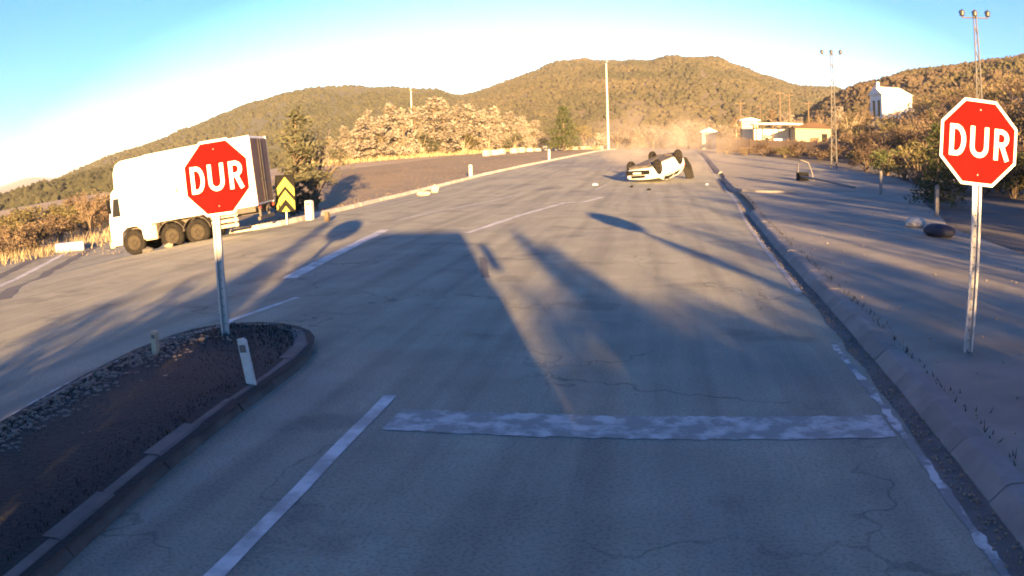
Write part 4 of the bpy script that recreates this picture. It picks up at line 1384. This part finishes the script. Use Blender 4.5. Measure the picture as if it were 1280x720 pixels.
shed(4.05, 168, 2.8, 3.4, 3, 'small_hut', 'small pale hut at the far end of the road behind the dust', M['cream'], M['roof_pale'], 'hut', rise=.8)
shed(6.95, 150, 3.0, 5.2, 3, 'gate_tower', 'narrow pale two storey hut behind the left part of the boundary wall', M['cream'], M['roof_pale'], 'hut', rise=.4)
shed(9.15, 140, 9.0, 4.3, 5, 'open_shed', 'long open shed with a pale flat roof behind the boundary wall', M['house_white'], M['roof_pale'], 'shed', True, .15)
shed(11.4, 136, 6.0, 3.6, 5, 'tiled_shed', 'low shed with a brown roof to the right of the open shed', M['bark_pale'], M['roof_brown'], 'shed', rise=.9)
# long pale roof on the centre hill
u, v, z = az_el(3.0, 3.85, 700)
r = empty('hill_building', (u, v, z - 3), (0, 0, R(-3)))
tag(r, 'long low pale building half way up the centre hill', 'building')
MB().box(-14, 14, 0, 10, -14, 3.4).build('wall', M['house_white'], r)
MB().box(-15, 15, -1, 11, 3.4, 4.6).build('roof', M['roof_pale'], r)
for k in range(6): MB().box(-12 + 4.4 * k, -9.8 + 4.4 * k, -.12, 0, .6, 2.4).build('window', M['glass'], r)

# brown boundary wall of concrete panels
r = empty('boundary_wall', (0, 0, 0))
tag(r, 'long brown boundary wall beyond the right pavement', 'wall')
WP_ = [(9.2, 113), (13.2, 108), (17.5, 104), (20.6, 99.5), (23.4, 95), (24.6, 90), (25.6, 84)]
P = [Vector(p) for p in WP_]
for a, b in zip(P, P[1:]):
    n = max(1, round((b - a).length / 2.4))
    for i in range(n):
        p, q = a.lerp(b, i / n), a.lerp(b, (i + 1) / n)
        d = (q - p)
        L = d.length
        z = min(terr(p.x, p.y), terr(q.x, q.y))
        o = MB().box(.08, L - .08, -.06, .06, -.4, 1.95 + rng.uniform(-.04, .04)).build('panel', M['wall_brown'], r)
        o.location = (p.x, p.y, z)
        o.rotation_euler = (0, 0, math.atan2(d.y, d.x))
        o = MB().box(-.085, .085, -.11, .11, -.4, 2.12).build('pillar', M['wall_brown'], r)
        o.location = (p.x, p.y, z)
        o.rotation_euler = (0, 0, math.atan2(d.y, d.x))

# white painted kerb blocks on the far verge
for i in range(14):
    t = i / 13
    u, v = polar(-11.6 + 8.0 * t + rng.uniform(-.15, .15), 112 + 44 * t)
    o = MB().box(-.5, .5, -.35, .35, -.1, .55 + .4 * rng.random(), bev=.14).build('verge_block', M['kerb_pale'])
    o.location = (u, v, terr(u, v))
    o.rotation_euler = (0, 0, R(60 + rng.uniform(-15, 15)))
    tag(o, 'white verge block, %s from the left under the golden trees' % ORD[i], 'block', 'white blocks along the far verge')


# ------------------------------------------------------------------ the lorry that carries the camera (behind the lens, its shadow lies on the road)
hl = empty('camera_lorry', (.22, -1.15, 0), (0, 0, R(1.2)))
tag(hl, 'grey box lorry standing at the stop line behind the camera', 'lorry')
MB().box(-1.22, 1.22, -7.2, -1.0, .95, 3.62, bev=.05).build('cargo_box', M['plum'], hl)
MB().prism([(-1.0, .45), (.55, .45), (.60, 1.0), (.55, 1.9), (.2, 2.2), (.0, 3.1), (-.3, 3.55), (-1.0, 3.6)], -1.15, 1.15, 'x').build('cab', M['plum'], hl)
MB().prism([(.575, 1.0), (.60, 1.05), (.58, 1.85), (.56, 1.85)], -1.0, 1.0, 'x').build('grille', M['black'], hl)
for sd in (1, -1):
    mr = MB().box(sd * 1.42 - .12, sd * 1.42 + .12, .25, .33, 2.35, 3.0, bev=.03)
    mr.tube([(sd * 1.14, .1, 2.95), (sd * 1.42, .28, 2.95)], .02, 6)
    mr.build('mirror', M['black'], hl)
for x, y in ((-1.0, -.2), (1.0, -.2), (-1.0, -5.4), (1.0, -5.4)):
    w = wheel(hl, (x, y, .48), .48, .30, 1 if x > 0 else -1)
    w.rotation_euler = (0, 0, R(-90))
MB().box(-.5, .5, -7.0, .0, .60, .94).build('chassis', M['dark_metal'], hl)


# ------------------------------------------------------------------ ground cover
def blades(name, n, sample, h, w, m, kind='stuff'):
    C = np.zeros((n, 3, 3))
    for i in range(n):
        u, v, dz = sample()
        z = terr(u, v) + dz
        a = rng.uniform(0, 2 * PI)
        hh_ = h * rng.uniform(.4, 1.3)
        le = hh_ * rng.uniform(.1, .7)
        b = rng.uniform(0, 2 * PI)
        dx, dy = math.cos(a) * w, math.sin(a) * w
        C[i] = [(u - dx, v - dy, z), (u + dx, v + dy, z), (u + math.cos(b) * le, v + math.sin(b) * le, z + hh_)]
    o = link_mesh(name, np_mesh(name, C.reshape(-1, 3), np.arange(3 * n).reshape(-1, 3), m))
    o['kind'] = kind
    return o


def isl_sample():
    v = rng.uniform(-1, 10.1)
    l = interp([(p[0], p[1]) for p in ISL_L[::-1]] + [(-5.9, 10.2)], v)
    rr = interp([(p[0], p[1]) for p in ISL_R], v)
    c = rng.random()
    return l + .2 + (rr - l - .45) * c, v, .13


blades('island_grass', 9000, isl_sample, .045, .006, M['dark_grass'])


def med_sample():
    v = 28.5 + 90 * rng.random() ** 1.7
    rr = interp(MEDIAN, v)
    return rr - .5 - rng.random() ** 1.3 * 17, v, .1


blades('median_grass', 3500, med_sample, .07, .02, M['median'])


def verge_sample():
    t = rng.random()
    u, v = polar(-24 + 20.5 * t, 108 + 44 * t + rng.uniform(-4, 22))
    return u, v, 0


blades('verge_grass', 9000, verge_sample, .7, .05, M['straw'])


def lb_sample():
    a = rng.uniform(-50, -32)
    u, v = polar(a, rng.uniform(36, 62) + 10 * (a + 50) / 18)
    return u, v, 0


blades('bank_grass', 6000, lb_sample, .45, .02, M['straw'])
# low tangled scrub covering the right hand slope
g = random.Random(21)
cl = []
for _ in range(900):
    a = g.uniform(13.2, 38)
    D = 62 + 130 * g.random() ** 1.2
    u, v = polar(a, D)
    if terr(u, v) < .75 + .012 * D: continue
    r_ = g.uniform(.5, 1.3) * (.7 + D / 160)
    cl.append((Vector((u, v, terr(u, v) + r_ * .55)), r_))
C, F = leaf_cloud(g, cl, 26, .5, up=.3)
fm_ = np.array(F)
mi_ = np.array([(int(i / 60) * 7919) % 3 for i in range(len(F))])
sc = link_mesh('scrub', np_mesh('scrub', np.array([c[:] for c in C]), fm_, None, mat_idx=mi_, mats=[M['leaf_red'], M['leaf_orange'], M['leaf_olive']]))
sc['kind'] = 'stuff'
# loose gravel along the outer edge of the island
bm = bmesh.new()
bmesh.ops.create_icosphere(bm, subdivisions=1, radius=1)
bm.verts.index_update()
bv = np.array([v.co[:] for v in bm.verts])
bf = np.array([[v.index for v in f.verts] for f in bm.faces])
bm.free()
VV, FF = [], []
for i in range(1500):
    v = rng.uniform(1, 9.3)
    l = interp([(p[0], p[1]) for p in ISL_L[::-1]], v)
    u = l + .12 + abs(rng.gauss(0, .38))
    s = rng.uniform(.010, .034) * (1.6 if rng.random() < .06 else 1)
    VV.append(bv * s * nr.uniform(.7, 1.3, (len(bv), 1)) * np.array([1.2, 1, .7]) + np.array([u, v, .135 + s * .3]))
    FF.append(bf + i * len(bv))
tag(link_mesh('gravel', np_mesh('gravel', np.concatenate(VV), np.concatenate(FF), M['gravel'])), kind='stuff')


# weeds and grit along the right kerb and pavement edge
def weed_sample():
    v = rng.uniform(3, 48)
    if rng.random() < .45: return interp(KERB_R, v) + .33 + abs(rng.gauss(0, .08)), v, .135
    return interp(PAVE_R, v) + rng.gauss(0, .35), v, .12


blades('weed_grass', 1100, weed_sample, .07, .008, M['dark_grass'])
VV, FF = [], []
for i in range(1400):
    v = 2 + 34 * rng.random() ** 1.4
    u = interp(KERB_R, v) + (rng.uniform(-.22, -.01) if rng.random() < .86 else rng.uniform(.4, 5.5))
    zz = .006 if u < interp(KERB_R, v) else .137
    s_ = rng.uniform(.005, .017)
    VV.append(bv * s_ * nr.uniform(.7, 1.3, (len(bv), 1)) + np.array([u, v, zz + s_ * .4]))
    FF.append(bf + i * len(bv))
tag(link_mesh('grit', np_mesh('grit', np.concatenate(VV), np.concatenate(FF), M['gravel'])), kind='stuff')


# ------------------------------------------------------------------ thin evening haze round the whole place
hz = MB().box(-6400, 6400, -900, 6600, -30, 135).build('haze', [])
hm = bpy.data.materials.new('haze_air')
hm.use_nodes = True
hn = hm.node_tree
for n_ in list(hn.nodes):
    if n_.type != 'OUTPUT_MATERIAL': hn.nodes.remove(n_)
pv = hn.nodes.new('ShaderNodeVolumePrincipled')
pv.inputs['Color'].default_value = (.90, .93, 1.0, 1)
pv.inputs['Density'].default_value = 0.00013
pv.inputs['Anisotropy'].default_value = 0.0
hn.links.new(pv.outputs[0], hn.nodes['Material Output'].inputs['Volume'])
hz.data.materials.append(hm)
hz['kind'] = 'stuff'


# ------------------------------------------------------------------ dust hanging over the wreck
DC = (1.0, 64.0, 2.4)
db = MB()
db.ico((0, 0, 0), 1.0, 3, 0)
du = db.build('dust_cloud', [])
du.location = DC
du.scale = (8.5, 13.0, 4.2)
dm = bpy.data.materials.new('dust_air')
dm.use_nodes = True
dn = dm.node_tree
for n_ in list(dn.nodes):
    if n_.type != 'OUTPUT_MATERIAL': dn.nodes.remove(n_)
dv = dn.nodes.new('ShaderNodeVolumePrincipled')
dv.inputs['Color'].default_value = (.78, .68, .56, 1)
tc_ = dn.nodes.new('ShaderNodeTexCoord')
ln = dn.nodes.new('ShaderNodeVectorMath')
ln.operation = 'LENGTH'
dn.links.new(tc_.outputs['Object'], ln.inputs[0])
mr_ = dn.nodes.new('ShaderNodeMapRange')
mr_.interpolation_type = 'SMOOTHSTEP'
for k_, v_ in (('From Min', .98), ('From Max', .15), ('To Min', 0), ('To Max', 1)): mr_.inputs[k_].default_value = v_
dn.links.new(ln.outputs['Value'], mr_.inputs['Value'])
nz_ = dn.nodes.new('ShaderNodeTexNoise')
nz_.inputs['Scale'].default_value = 2.6
nz_.inputs['Detail'].default_value = 4
dn.links.new(tc_.outputs['Object'], nz_.inputs['Vector'])
m2 = dn.nodes.new('ShaderNodeMapRange')
for k_, v_ in (('From Min', .42), ('From Max', .66), ('To Min', 0), ('To Max', .115)): m2.inputs[k_].default_value = v_
dn.links.new(nz_.outputs['Fac'], m2.inputs['Value'])
ml = dn.nodes.new('ShaderNodeMath')
ml.operation = 'MULTIPLY'
dn.links.new(mr_.outputs[0], ml.inputs[0])
dn.links.new(m2.outputs[0], ml.inputs[1])
dn.links.new(ml.outputs[0], dv.inputs['Density'])
dn.links.new(dv.outputs[0], dn.nodes['Material Output'].inputs['Volume'])
du.data.materials.append(dm)
du['kind'] = 'stuff'
